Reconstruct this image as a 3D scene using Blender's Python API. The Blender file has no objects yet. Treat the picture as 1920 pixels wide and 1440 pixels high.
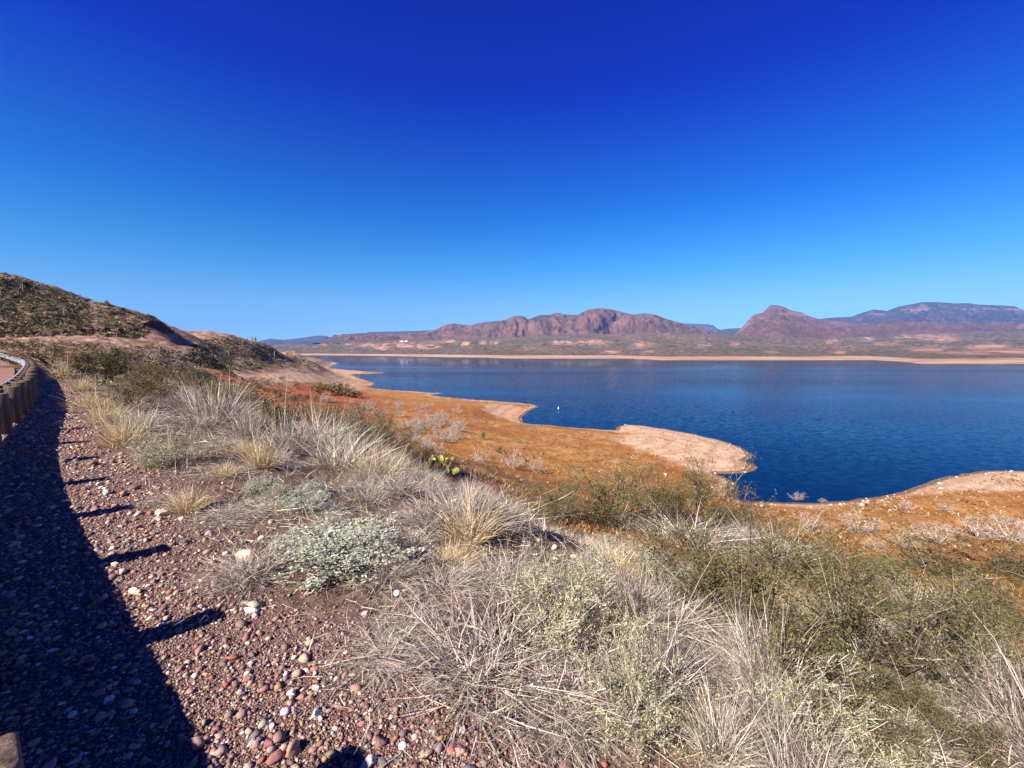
import bpy, math, random
import numpy as np
from mathutils import Vector, Matrix

random.seed(7)
RNG = np.random.default_rng(11)
scene = bpy.context.scene
COL = scene.collection

# ------------------------------------------------------------------ camera
CAM_Z = 22.0                       # metres above the lake (lake surface is z = 0)
FOC = 800.0 / 1920.0               # focal length in picture widths (ultra-wide phone lens)
PITCH = math.atan(67.0 / 800.0)    # looking slightly down
cam_data = bpy.data.cameras.new('camera')
cam_data.sensor_fit = 'HORIZONTAL'
cam_data.sensor_width = 36.0
cam_data.lens = 36.0 * FOC
cam_data.clip_start = 0.05
cam_data.clip_end = 30000.0
cam = bpy.data.objects.new('camera', cam_data)
cam.location = (0, 0, CAM_Z)
cam.rotation_euler = (math.radians(90) - PITCH, 0, 0)
COL.objects.link(cam)
scene.camera = cam

# ------------------------------------------------------------------ sky, sun, exposure
SUN_EL = math.radians(37.0)
SH = np.array([0.70, 0.714])        # direction in which shadows fall on level ground
world = bpy.data.worlds.new('World')
scene.world = world
world.use_nodes = True
wn, wl = world.node_tree.nodes, world.node_tree.links
wn.clear()
sky = wn.new('ShaderNodeTexSky')
sky.sky_type = 'NISHITA'
sky.sun_disc = False
sky.sun_elevation = SUN_EL
sky.sun_rotation = math.atan2(-SH[0], -SH[1])
sky.altitude = 650
sky.air_density = 1.0
sky.dust_density = 0.05
sky.ozone_density = 4.0
# clear high-desert air seen through a polarising, strongly graded camera: the same tone at every bearing, by elevation only
wgeo = wn.new('ShaderNodeTexCoord'); wsep = wn.new('ShaderNodeSeparateXYZ')
wl.new(wgeo.outputs['Generated'], wsep.inputs[0])
SKY_TONE = [(0.00, (0.575, 0.783, 1.008)), (0.036, (0.575, 0.783, 1.023)), (0.099, (0.519, 0.783, 1.023)), (0.172, (0.259, 0.740, 1.094)), (0.285, (0.065, 0.513, 1.166)), (0.476, (0.000, 0.112, 1.195)), (0.66, (0.000, 0.024, 1.080)), (1.0, (0.000, 0.022, 1.008))]
wramp = wn.new('ShaderNodeValToRGB')
_e = wramp.color_ramp.elements
while len(_e) < len(SKY_TONE): _e.new(0.5)
for _q, (_p, _c) in zip(_e, SKY_TONE): _q.position = _p; _q.color = (*_c, 1)
wl.new(wsep.outputs['Z'], wramp.inputs['Fac'])
tint = wn.new('ShaderNodeMix'); tint.data_type = 'RGBA'; tint.blend_type = 'MULTIPLY'
tint.inputs['Factor'].default_value = 1.0
wl.new(wramp.outputs['Color'], tint.inputs['B'])
bg = wn.new('ShaderNodeBackground'); bg.inputs['Strength'].default_value = 0.05
wo = wn.new('ShaderNodeOutputWorld')
wl.new(sky.outputs['Color'], tint.inputs['A'])
wl.new(tint.outputs['Result'], bg.inputs['Color'])
wl.new(bg.outputs['Background'], wo.inputs['Surface'])

sun_data = bpy.data.lights.new('sun', 'SUN')
sun_data.energy = 5.0
sun_data.angle = math.radians(0.5)
sun_data.color = (1.0, 0.93, 0.82)
sun = bpy.data.objects.new('sun', sun_data)
ld = Vector((SH[0] * math.cos(SUN_EL), SH[1] * math.cos(SUN_EL), -math.sin(SUN_EL)))
sun.rotation_euler = ld.to_track_quat('-Z', 'Y').to_euler()
sun.location = (-60, -60, 120)
COL.objects.link(sun)

vs = scene.view_settings
vs.view_transform = 'Standard'; vs.look = 'None'; vs.gamma = 1.0
vs.use_curve_mapping = False
vs.exposure = 1.42
scene.display_settings.display_device = 'sRGB'
try:
    scene.cycles.use_denoising = True
    scene.cycles.max_bounces = 6
    scene.cycles.diffuse_bounces = 3
    scene.cycles.volume_bounces = 0
    scene.cycles.transparent_max_bounces = 8
except Exception:
    pass

# ------------------------------------------------------------------ small tools
CP, SP = math.cos(PITCH), math.sin(PITCH)
def ray(px, py):
    """direction through a point of the photograph (1920 x 1440), scaled so that y = 1"""
    u = (np.asarray(px, float) - 960.0) / 800.0
    v = (720.0 - np.asarray(py, float)) / 800.0
    y = CP + v * SP
    return u / y, (-SP + v * CP) / y
def at_z(px, py, z):
    u, w = ray(px, py); Y = (z - CAM_Z) / w
    return np.array([u * Y, Y, z])
def at_y(px, py, Y):
    u, w = ray(px, py)
    return np.array([u * Y, Y, CAM_Z + w * Y])

_perm = np.random.default_rng(3).permutation(512)
_perm = np.concatenate([_perm, _perm, _perm[:4]])
def perlin(x, y, seed=0):
    x = np.asarray(x, float) + seed * 17.31; y = np.asarray(y, float) - seed * 9.77
    xi = np.floor(x).astype(int); yi = np.floor(y).astype(int)
    xf, yf = x - xi, y - yi
    xi &= 511; yi &= 511
    def g(ix, iy, fx, fy):
        hsh = _perm[(_perm[ix & 511] + iy) & 511]
        a = hsh * (2 * math.pi / 512.0)
        return np.cos(a) * fx + np.sin(a) * fy
    sx = xf * xf * xf * (xf * (xf * 6 - 15) + 10); sy = yf * yf * yf * (yf * (yf * 6 - 15) + 10)
    n00 = g(xi, yi, xf, yf); n10 = g(xi + 1, yi, xf - 1, yf)
    n01 = g(xi, yi + 1, xf, yf - 1); n11 = g(xi + 1, yi + 1, xf - 1, yf - 1)
    return 1.5 * ((n00 * (1 - sx) + n10 * sx) * (1 - sy) + (n01 * (1 - sx) + n11 * sx) * sy)
def fbm(x, y, oct=4, seed=0, gain=0.5):
    s = 0.0; a = 1.0; f = 1.0
    for i in range(oct):
        s = s + a * perlin(x * f, y * f, seed + i * 3); a *= gain; f *= 2.03
    return s
def ridged(x, y, oct=4, seed=0):
    s = 0.0; a = 1.0; f = 1.0
    for i in range(oct):
        s = s + a * (1 - 2 * np.abs(perlin(x * f, y * f, seed + i * 5))); a *= 0.5; f *= 2.1
    return s
def sstep(a, b, x):
    t = np.clip((np.asarray(x, float) - a) / (b - a), 0, 1); return t * t * (3 - 2 * t)

def make_mesh(name, V, F, attrs=None, smooth=False):
    """V (n,3), F (m,3) or (m,4); attrs {name: (n,) or (n,3)} stored per vertex"""
    V = np.ascontiguousarray(V, dtype=np.float32); F = np.ascontiguousarray(F, dtype=np.int32)
    me = bpy.data.meshes.new(name)
    k = F.shape[1]
    me.vertices.add(len(V)); me.vertices.foreach_set('co', V.ravel())
    me.loops.add(F.size); me.loops.foreach_set('vertex_index', F.ravel())
    me.polygons.add(len(F))
    me.polygons.foreach_set('loop_start', np.arange(0, F.size, k, dtype=np.int32))
    me.polygons.foreach_set('loop_total', np.full(len(F), k, dtype=np.int32))
    if smooth:
        me.polygons.foreach_set('use_smooth', np.ones(len(F), dtype=bool))
    for an, av in (attrs or {}).items():
        av = np.asarray(av, dtype=np.float32)
        if av.ndim == 1:
            a = me.attributes.new(an, 'FLOAT', 'POINT'); a.data.foreach_set('value', av)
        else:
            a = me.attributes.new(an, 'FLOAT_COLOR', 'POINT')
            a.data.foreach_set('color', np.concatenate([av, np.ones((len(av), 1), np.float32)], 1).ravel())
    me.update(calc_edges=True)
    return me
def link(name, data, mat=None, parent=None, loc=None, **props):
    o = bpy.data.objects.new(name, data)
    COL.objects.link(o)
    if mat is not None and data is not None:
        data.materials.clear(); data.materials.append(mat)
    if parent is not None: o.parent = parent
    if loc is not None: o.location = loc
    for k, v in props.items(): o[k] = v
    return o
def grid_faces(nr, nc):
    i = np.arange(nr - 1)[:, None] * nc + np.arange(nc - 1)[None, :]
    i = i.ravel()
    return np.stack([i, i + 1, i + nc + 1, i + nc], 1)

# ------------------------------------------------------------------ node helpers
class NT:
    def __init__(self, name):
        self.m = bpy.data.materials.new(name); self.m.use_nodes = True
        self.n = self.m.node_tree.nodes; self.l = self.m.node_tree.links; self.n.clear()
        self.out = self.n.new('ShaderNodeOutputMaterial')
        self._pos = None
    def new(self, t, **kw):
        x = self.n.new(t)
        for k, v in kw.items(): setattr(x, k, v)
        return x
    def set(self, sock, v):
        if hasattr(v, 'is_linked') or hasattr(v, 'links'): self.l.new(v, sock)
        else: sock.default_value = v
    def pos(self):
        if self._pos is None: self._pos = self.new('ShaderNodeNewGeometry').outputs['Position']
        return self._pos
    def attr(self, a, fac=True):
        x = self.new('ShaderNodeAttribute', attribute_name=a)
        return x.outputs['Fac'] if fac else x.outputs['Color']
    def noise(self, scale, detail=4, rough=0.55, vec=None, dim='3D'):
        x = self.new('ShaderNodeTexNoise'); x.inputs['Scale'].default_value = scale
        x.inputs['Detail'].default_value = detail; x.inputs['Roughness'].default_value = rough
        self.l.new(vec if vec is not None else self.pos(), x.inputs['Vector'])
        return x.outputs['Fac']
    def voro(self, scale, vec=None, out='Color', feature='F1'):
        x = self.new('ShaderNodeTexVoronoi', feature=feature); x.inputs['Scale'].default_value = scale
        self.l.new(vec if vec is not None else self.pos(), x.inputs['Vector'])
        return x.outputs[out]
    def ramp(self, fac, stops, interp='LINEAR'):
        x = self.new('ShaderNodeValToRGB'); x.color_ramp.interpolation = interp
        e = x.color_ramp.elements
        while len(e) < len(stops): e.new(0.5)
        for q, (p, c) in zip(e, stops):
            q.position = p; q.color = (c, c, c, 1) if isinstance(c, (int, float)) else (*c, 1)
        self.set(x.inputs['Fac'], fac)
        return x.outputs['Color']
    def mix(self, fac, a, b, mode='MIX'):
        x = self.new('ShaderNodeMix', data_type='RGBA', blend_type=mode)
        self.set(x.inputs['Factor'], fac)
        for s, v in ((x.inputs['A'], a), (x.inputs['B'], b)):
            if isinstance(v, tuple) and len(v) == 3: v = (*v, 1)
            self.set(s, v)
        return x.outputs['Result']
    def math(self, op, a, b=0.0, clamp=False):
        x = self.new('ShaderNodeMath', operation=op, use_clamp=clamp)
        self.set(x.inputs[0], a); self.set(x.inputs[1], b)
        return x.outputs[0]
    def scalevec(self, sx, sy, sz, rot=0.0):
        x = self.new('ShaderNodeMapping'); x.inputs['Scale'].default_value = (sx, sy, sz)
        x.inputs['Rotation'].default_value = (0, 0, rot)
        self.l.new(self.pos(), x.inputs['Vector']); return x.outputs['Vector']
    def bump(self, height, strength, dist, normal=None):
        x = self.new('ShaderNodeBump'); self.set(x.inputs['Strength'], strength)
        x.inputs['Distance'].default_value = dist; self.l.new(height, x.inputs['Height'])
        if normal is not None: self.l.new(normal, x.inputs['Normal'])
        return x.outputs['Normal']
    def surf(self, color, rough=0.9, normal=None, spec=0.2, metal=0.0):
        p = self.new('ShaderNodeBsdfPrincipled')
        if isinstance(color, tuple) and len(color) == 3: color = (*color, 1)
        self.set(p.inputs['Base Color'], color); self.set(p.inputs['Roughness'], rough)
        p.inputs['Specular IOR Level'].default_value = spec; p.inputs['Metallic'].default_value = metal
        if normal is not None: self.l.new(normal, p.inputs['Normal'])
        self.l.new(p.outputs['BSDF'], self.out.inputs['Surface'])
        return self.m

# ------------------------------------------------------------------ guard rail line and road
PATH = np.array([(7.6, -6.9), (3.6, -3.35), (-1.43, 1.02), (-1.5, 1.12), (-3.62, 2.62), (-5.75, 4.35), (-7.9, 6.15), (-8.85, 7.1), (-9.7, 8.2), (-12.3, 10.75), (-14.6, 12.9), (-19.2, 17.1),
                 (-25.3, 22.6), (-33, 29.3), (-42.2, 37), (-53, 45.6), (-64.5, 54), (-77, 62), (-92, 70), (-110, 78), (-130, 84)])
def _dense(P, step):
    seg = np.linalg.norm(np.diff(P, axis=0), axis=1); t = np.concatenate([[0], np.cumsum(seg)])
    n = int(t[-1] / step) + 1; tt = np.linspace(0, t[-1], n)
    Q = np.stack([np.interp(tt, t, P[:, 0]), np.interp(tt, t, P[:, 1])], 1)
    return Q
for _ in range(3):                                   # smooth the corners of the line
    Q = _dense(PATH, 0.5)
    k = np.ones(9) / 9
    Qp = np.pad(Q, ((4, 4), (0, 0)), mode='edge')
    Qs = np.stack([np.convolve(Qp[:, 0], k, 'valid'), np.convolve(Qp[:, 1], k, 'valid')], 1)
    Qs[0], Qs[-1] = Q[0], Q[-1]
    PATH = Qs
PT = np.concatenate([[0], np.cumsum(np.linalg.norm(np.diff(PATH, axis=0), axis=1))])
_t0 = PT[np.argmin(np.linalg.norm(PATH, axis=1))]
PT = PT - _t0                                        # t = 0 beside the camera
def path_st(x, y):
    """signed distance s to the right of the guard rail line and distance t along it"""
    x = np.asarray(x, float).ravel(); y = np.asarray(y, float).ravel()
    P = PATH[::3]; T = PT[::3]
    best = np.full(len(x), 1e9); S = np.zeros(len(x)); TT = np.zeros(len(x))
    for i in range(len(P) - 1):
        a, b = P[i], P[i + 1]; d = b - a; L = np.linalg.norm(d); d = d / L
        rx, ry = x - a[0], y - a[1]
        tl = np.clip(rx * d[0] + ry * d[1], 0, L)
        dx, dy = rx - tl * d[0], ry - tl * d[1]
        dist = np.hypot(dx, dy); sgn = np.sign(rx * d[1] - ry * d[0])
        m = dist < best
        best[m] = dist[m]; S[m] = (sgn * dist)[m]; TT[m] = T[i] + tl[m]
    return S, TT
def z_road(t): return np.interp(t, [-15, 0, 6, 13, 70, 100, 130], [19.75, 20.0, 20.2, 20.42, 20.45, 21.2, 22.0])
_ss = np.linspace(-12, 60, 721)
_pp = np.interp(_ss, [-12, -9, -0.3, 0, 1.4, 2.6, 4.6, 7, 12, 20, 30, 40, 60], [0.1, 0.12, 0.02, 0, -0.05, -0.14, -0.55, -1.75, -4.7, -9.0, -12.6, -14.6, -16])
_k = np.hanning(13); _k /= _k.sum()
_pp = np.convolve(np.pad(_pp, 6, mode='edge'), _k, 'valid')
def bank_prof(s): return np.interp(s, _ss, _pp)

# ------------------------------------------------------------------ shoreline of the lake (from the far side of the rounded hill to beyond the right edge)
SHORE_PX = [(623, 692.4), (672, 695.5), (719, 698), (723, 699.7), (690, 701), (659.5, 702), (668, 707), (683, 712), (704, 718.5), (700, 722), (688, 726),
            (706, 729), (763, 733), (837, 737), (808, 741), (860, 746.5), (912, 750.8), (972, 755), (1000, 758.5), (1011, 762), (1001, 767), (990, 771.6), (978, 780.7), (979, 788.5), (984, 793.7),
            (1027, 797), (1080, 802), (1155, 807), (1157, 800), (1172, 796), (1211, 798.5), (1277, 810), (1342, 823), (1386, 836.6), (1405, 849), (1410, 858), (1396, 865.5),
            (1410, 870), (1423, 877), (1410, 884), (1395, 887), (1343, 888.5), (1365, 898), (1382, 906.6), (1378, 915), (1373, 922), (1378, 933), (1395, 941), (1421, 940), (1460, 942), (1517, 943),
            (1605, 935), (1692, 922), (1727, 909), (1758, 898), (1802, 888), (1841, 883), (1920, 883), (2040, 890), (2200, 893), (2500, 880)]
SHORE = np.array([at_z(a, b, 0.0)[:2] for a, b in SHORE_PX])
_pre = np.array([(-700, 1150), (-420, 900), (-260, 640), (-215, 500)])
_post = np.array([(330, 150), (520, 260), (900, 420)])
SHORE = np.concatenate([_pre, SHORE, _post])
LAKE_POLY = np.concatenate([SHORE, np.array([(3000, 600), (3000, 4000), (-700, 4000)])])
# small irregularities of the water's edge
def _rough(P):
    Q = [P[0]]
    for a, b in zip(P[:-1], P[1:]):
        L = np.linalg.norm(b - a); n = max(1, min(14, int(L / 1.8)))
        nrm = np.array([-(b - a)[1], (b - a)[0]]) / max(L, 1e-6)
        for i in range(1, n + 1):
            f = i / n; p = a + (b - a) * f
            if i < n: p = p + nrm * min(1, L / 16) * (1.5 * float(perlin(p[0] * 0.17, p[1] * 0.17, 5)) + 0.8 * float(perlin(p[0] * 0.5, p[1] * 0.5, 6)))
            Q.append(p)
    return np.array(Q)
SHORE_R = _rough(SHORE)
LAKE_POLY = np.concatenate([SHORE_R, np.array([(3000, 600), (3000, 4000), (-700, 4000)])])
def shore_dist(x, y):
    """distance to the water's edge, positive on land"""
    x = np.asarray(x, float).ravel(); y = np.asarray(y, float).ravel()
    best = np.full(len(x), 1e18); inside = np.zeros(len(x), bool)
    P = LAKE_POLY; n = len(P); m = len(SHORE_R)
    for i in range(n):
        a, b = P[i], P[(i + 1) % n]
        if i < m - 1:
            d = b - a; L2 = d @ d
            tl = np.clip(((x - a[0]) * d[0] + (y - a[1]) * d[1]) / L2, 0, 1)
            dd = (x - a[0] - tl * d[0]) ** 2 + (y - a[1] - tl * d[1]) ** 2
            np.minimum(best, dd, out=best)
        if a[1] != b[1]:
            c = (a[1] > y) != (b[1] > y)
            xx = a[0] + (y - a[1]) / (b[1] - a[1]) * (b[0] - a[0])
            inside ^= c & (x < xx)
    return np.where(inside, -1, 1) * np.sqrt(best)

# ------------------------------------------------------------------ terrain height
def _ctrl():
    C = []
    for px, py, Y in [  # picture point and its depth: mid slopes, red soil, flats
        (440, 703, 152), (400, 700, 144), (480, 701, 166), (520, 699, 182), (560, 697, 205), (600, 695, 236), (540, 712, 172), (640, 722, 222), (600, 714, 200),
        (450, 732, 130), (380, 728, 120), (300, 722, 100), (560, 745, 125), (650, 740, 160), (640, 770, 100), (540, 765, 92), (450, 752, 88), (740, 770, 110), (700, 745, 165),
        (820, 790, 95), (800, 760, 135), (900, 770, 130), (900, 800, 100), (900, 850, 70), (1000, 840, 80), (1100, 830, 90), (1000, 900, 55), (800, 840, 68), (720, 810, 76),
        (1150, 900, 62), (1250, 850, 83), (1200, 825, 95), (1500, 960, 52), (1700, 960, 54), (1900, 930, 60), (1500, 1010, 43), (1700, 1030, 40), (1900, 1060, 36), (2200, 1000, 50),
        (950, 775, 135), (970, 765, 142),
        # road embankment across the gully and its talus slope
        (210, 690, 95), (300, 690, 100), (370, 690, 108), (200, 652, 122), (300, 652, 128), (370, 655, 135), (100, 670, 84), (100, 650, 112), (0, 650, 104), (0, 668, 78),
        (200, 644, 132), (290, 643, 140), (100, 641, 122), (0, 640, 114), (-150, 640, 100),
        # hill above the road
        (0, 620, 122), (100, 620, 130), (200, 622, 138), (280, 625, 146), (0, 570, 138), (100, 585, 146), (200, 600, 154), (250, 604, 158),
        (0, 517, 158), (60, 533, 161), (130, 557, 165), (190, 572, 169), (240, 585, 172), (285, 597, 172), (-150, 480, 150), (-400, 480, 130),
        (330, 640, 158), (347, 642, 165), (335, 642, 190),
        # rounded hill beyond
        (350, 670, 138), (385, 640, 190), (400, 634, 200), (430, 631, 212), (470, 640, 222), (500, 650, 234), (560, 667, 262), (600, 682, 288), (614, 689, 300),
        (400, 670, 165), (450, 670, 192), (500, 678, 212), (560, 684, 242)]:
        p = at_y(px, py, Y); C.append((p[0], p[1], p[2]))
    # behind the crests and out of view
    C += [(-230, 240, 40), (-330, 300, 40), (-420, 200, 60), (-300, 120, 50), (-160, 250, 20), (-230, 330, 14), (-130, 280, 20), (-250, 480, 6), (-180, 420, 2.5),
          (-400, 420, 14), (-700, 700, 10), (-500, 800, 7), (-700, 1050, 5), (-330, 600, 7), (-900, 300, 90), (-160, 60, 30), (-120, 40, 24), (-300, -40, 60), (-150, -120, 40), (0, -150, 24), (150, -80, 14), (220, 20, 6),
          (-60, -40, 22), (0, -30, 20.5), (40, -60, 18), (110, 10, 4), (150, 60, 2), (400, 120, 6), (90, 40, 2.2), (400, -300, 40), (-500, -500, 80), (900, 200, 20)]
    for t in (-12, -4, 4, 12, 22, 34, 48, 62):
        i = int(np.argmin(np.abs(PT - t))); a = PATH[i]; d = PATH[min(i + 2, len(PATH) - 1)] - PATH[i - 2]; d = d / np.linalg.norm(d)
        n = np.array([d[1], -d[0]])
        for s in (-8, 0.5, 8, 15, 22, 30):
            if t > 40 and s > 16: continue
            p = a + n * s; C.append((p[0], p[1], float(z_road(t) + bank_prof(s) * (1.0 if t < 30 else 0.8))))
    return np.array(C)
CT = _ctrl()
_OX, _OY = 3.0, -9.0
def _lp(x, y):
    x = np.asarray(x, float) - _OX; y = np.asarray(y, float) - _OY
    return np.stack([np.log(np.hypot(x, y) + 6.0), np.arctan2(x, y)], -1)
_cp = _lp(CT[:, 0], CT[:, 1])
def _U(r2): return 0.5 * r2 * np.log(r2 + 1e-12)
_n = len(CT)
_D = ((_cp[:, None] - _cp[None]) ** 2).sum(-1)
_A = np.zeros((_n + 3, _n + 3)); _A[:_n, :_n] = _U(_D) + np.eye(_n) * 2e-4
_A[:_n, _n] = 1; _A[:_n, _n + 1:] = _cp; _A[_n, :_n] = 1; _A[_n + 1:, :_n] = _cp.T
_w = np.linalg.solve(_A, np.concatenate([CT[:, 2], np.zeros(3)]))
def tps(x, y):
    q = _lp(x, y); out = np.empty(len(q))
    for i in range(0, len(q), 20000):
        c = q[i:i + 20000]
        r2 = ((c[:, None] - _cp[None]) ** 2).sum(-1)
        out[i:i + 20000] = _U(r2) @ _w[:_n] + _w[_n] + c @ _w[_n + 1:]
    return out
HILL = at_y(180, 600, 150)
def ground(x, y, full=False):
    x = np.asarray(x, float).ravel(); y = np.asarray(y, float).ravel()
    S, T = path_st(x, y)
    far = tps(x, y)
    near = z_road(T) + bank_prof(np.clip(S, -12, 60))
    w = (1 - sstep(7, 26, S)) * (1 - sstep(8, 14, -S)) * (1 - sstep(60, 95, T)) * (1 - sstep(8, 20, -T))
    h = near * w + far * (1 - w)
    d = shore_dist(x, y)
    r = np.hypot(x, y)
    rough = sstep(1.2, 5, S) * 0.06 * fbm(x * 0.9, y * 0.9, 3, 2) + sstep(1.0, 3, np.abs(S)) * 0.02 * fbm(x * 4, y * 4, 2, 4) + 0.006 * perlin(x * 7, y * 7, 9)
    rough = rough + sstep(25, 60, r) * 0.30 * fbm(x * 0.11, y * 0.11, 4, 6) + sstep(100, 160, r) * sstep(10, 22, far) * (1.0 * fbm(x * 0.07, y * 0.07, 5, 8) + 0.9 * ridged(x * 0.045, y * 0.03, 3, 12))
    hl = h + rough * np.clip(d / 6.0, 0.05, 1)
    land = np.maximum(np.minimum(hl, 0.015 + 0.13 * np.maximum(d, 0) + 0.05 * np.maximum(d - 8, 0) ** 1.6), 0.01 + 0.022 * np.clip(d, 0, 40))
    lake = -np.minimum(0.16 * np.abs(d) + 0.01, 4.0)
    z = np.minimum(np.where(d > 0, land, lake), 120.0)
    return (z, S, T, d) if full else z
# the terrain sheet: a polar grid, fine near the camera and coarser with distance; heights are read back from it when things are set down
G_TH = np.concatenate([np.linspace(-180, -66, 40)[:-1], np.linspace(-66, 66, 560), np.linspace(66, 180, 40)[1:]]) * math.pi / 180
G_R = np.concatenate([np.geomspace(0.25, 1.2, 14)[:-1], np.geomspace(1.2, 620, 380), np.geomspace(620, 1500, 12)[1:]])
_R, _TH = np.meshgrid(G_R, G_TH, indexing='ij')
G_X = (_R * np.sin(_TH)).ravel(); G_Y = (_R * np.cos(_TH)).ravel()
G_Z, G_S, G_T, G_D = ground(G_X, G_Y, True)
def _look(A, x, y):
    x = np.asarray(x, float).ravel(); y = np.asarray(y, float).ravel()
    fr = np.interp(np.hypot(x, y), G_R, np.arange(len(G_R))); ft = np.interp(np.arctan2(x, y), G_TH, np.arange(len(G_TH)))
    i = np.clip(fr.astype(int), 0, len(G_R) - 2); j = np.clip(ft.astype(int), 0, len(G_TH) - 2); a = fr - i; b = ft - j
    A = A.reshape(len(G_R), len(G_TH))
    return (A[i, j] * (1 - a) + A[i + 1, j] * a) * (1 - b) + (A[i, j + 1] * (1 - a) + A[i + 1, j + 1] * a) * b
def ground(x, y): return _look(G_Z, x, y)
def edge_dist(x, y): return _look(G_D, x, y)
def rail_dist(x, y): return _look(G_S, x, y)
def hit(px, py, y0=0.6, y1=600.0, n=420):
    """where the line of sight through a picture point meets the terrain"""
    u, w = ray(px, py)
    Y = np.geomspace(y0, y1, n); g = ground(u * Y, Y); zz = CAM_Z + w * Y
    k = np.argmax(zz < g)
    if zz[k] >= g[k]: return None
    a, b = (Y[k - 1], Y[k]) if k else (Y[0], Y[0])
    Y2 = np.linspace(a, b, 24); g = ground(u * Y2, Y2); zz = CAM_Z + w * Y2
    k = np.argmax(zz < g); Yk = Y2[k]
    return np.array([u * Yk, Yk, float(g[k])])

# ================================================================== MATERIALS OF THE SETTING
def mat_ground():
    t = NT('ground')
    bank, red, pale, talus, hill, grav = (t.attr(a) for a in ('bank', 'red', 'pale', 'talus', 'hill', 'gravel'))
    n1 = t.noise(0.35, 6, 0.6); n2 = t.noise(2.2, 5, 0.6); n3 = t.noise(14, 4, 0.6); n4 = t.noise(0.05, 4, 0.55)
    # dry orange flats: weeds, bare soil, straw
    flat = t.ramp(n1, [(0.28, (0.13, 0.048, 0.014)), (0.43, (0.235, 0.090, 0.020)), (0.55, (0.30, 0.132, 0.036)), (0.70, (0.40, 0.245, 0.115))])
    flat = t.mix(t.ramp(t.noise(1.1, 7, 0.75), [(0.47, 0.0), (0.58, 0.75)]), flat, (0.37, 0.225, 0.095))
    flat = t.mix(t.ramp(t.noise(3.0, 5, 0.75), [(0.50, 0.0), (0.62, 0.8)]), flat, (0.13, 0.055, 0.022))
    flat = t.mix(t.ramp(n4, [(0.46, 0.0), (0.58, 0.6)]), flat, (0.235, 0.078, 0.014))
    # pale silt and cobbles along the water
    pl = t.ramp(n2, [(0.3, (0.36, 0.225, 0.14)), (0.5, (0.47, 0.315, 0.205)), (0.7, (0.55, 0.40, 0.28))])
    pl = t.mix(t.ramp(n3, [(0.5, 0.0), (0.66, 0.6)]), pl, (0.30, 0.17, 0.12))
    sd = t.attr('sd'); lines_ = t.new('ShaderNodeMath', operation='SINE'); t.l.new(t.math('ADD', t.math('MULTIPLY', sd, 1.5), t.math('MULTIPLY', n1, 9.0)), lines_.inputs[0])
    pl = t.mix(t.ramp(lines_.outputs[0], [(0.1, 0.0), (0.9, 0.65)]), pl, (0.27, 0.16, 0.105))      # old water lines
    pl = t.mix(t.ramp(t.noise(0.7, 6, 0.7), [(0.45, 0.0), (0.62, 0.7)]), pl, (0.36, 0.20, 0.11))
    pl = t.mix(t.ramp(t.math('ADD', t.math('MULTIPLY', sd, 0.5), t.math('MULTIPLY', n2, 0.6)), [(0.75, 0.9), (1.0, 0.0)]), pl, (0.12, 0.068, 0.040))      # wet margin
    # red soil
    rd = t.ramp(n2, [(0.3, (0.20, 0.045, 0.018)), (0.6, (0.30, 0.075, 0.028)), (0.8, (0.34, 0.13, 0.06))])
    # talus
    tl = t.ramp(t.noise(0.9, 8, 0.7), [(0.3, (0.10, 0.068, 0.06)), (0.5, (0.155, 0.105, 0.09)), (0.7, (0.23, 0.16, 0.13))])
    # hill slopes: brown stony ground
    hl = t.ramp(t.noise(0.28, 8, 0.72), [(0.32, (0.085, 0.045, 0.03)), (0.46, (0.17, 0.092, 0.062)), (0.54, (0.26, 0.16, 0.115)), (0.66, (0.42, 0.31, 0.24))])
    # bank beside the road
    bk = t.ramp(t.noise(5, 7, 0.7), [(0.3, (0.06, 0.036, 0.026)), (0.5, (0.115, 0.072, 0.052)), (0.7, (0.21, 0.145, 0.11))])
    # road shoulder gravel too small to model
    v = t.voro(95); vd = t.voro(95, out='Distance')
    sep = t.new('ShaderNodeSeparateColor'); t.l.new(v, sep.inputs[0])
    gv = t.ramp(sep.outputs[0], [(0.0, (0.095, 0.04, 0.035)), (0.25, (0.16, 0.075, 0.06)), (0.45, (0.22, 0.13, 0.105)), (0.62, (0.12, 0.085, 0.085)), (0.75, (0.30, 0.21, 0.16)), (0.9, (0.16, 0.06, 0.04)), (1.0, (0.40, 0.34, 0.28))])
    gv = t.mix(0.3, gv, t.ramp(t.noise(9, 5), [(0.35, (0.10, 0.055, 0.045)), (0.65, (0.22, 0.14, 0.11))]))
    c = t.mix(bank, flat, bk)
    c = t.mix(hill, c, hl); c = t.mix(talus, c, tl); c = t.mix(red, c, rd); c = t.mix(pale, c, pl); c = t.mix(grav, c, gv)
    h = t.math('ADD', t.math('MULTIPLY', n2, 0.6), t.math('MULTIPLY', n3, 0.25))
    nb = t.bump(h, 0.8, 0.12)
    hb = t.math('MULTIPLY', t.math('SUBTRACT', 0.6, vd), grav)
    nb = t.bump(hb, 0.9, 0.02, nb)
    nb = t.bump(t.noise(40, 4, 0.6), 0.5, 0.012, nb)
    return t.surf(c, 0.95, nb, 0.1)
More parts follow.
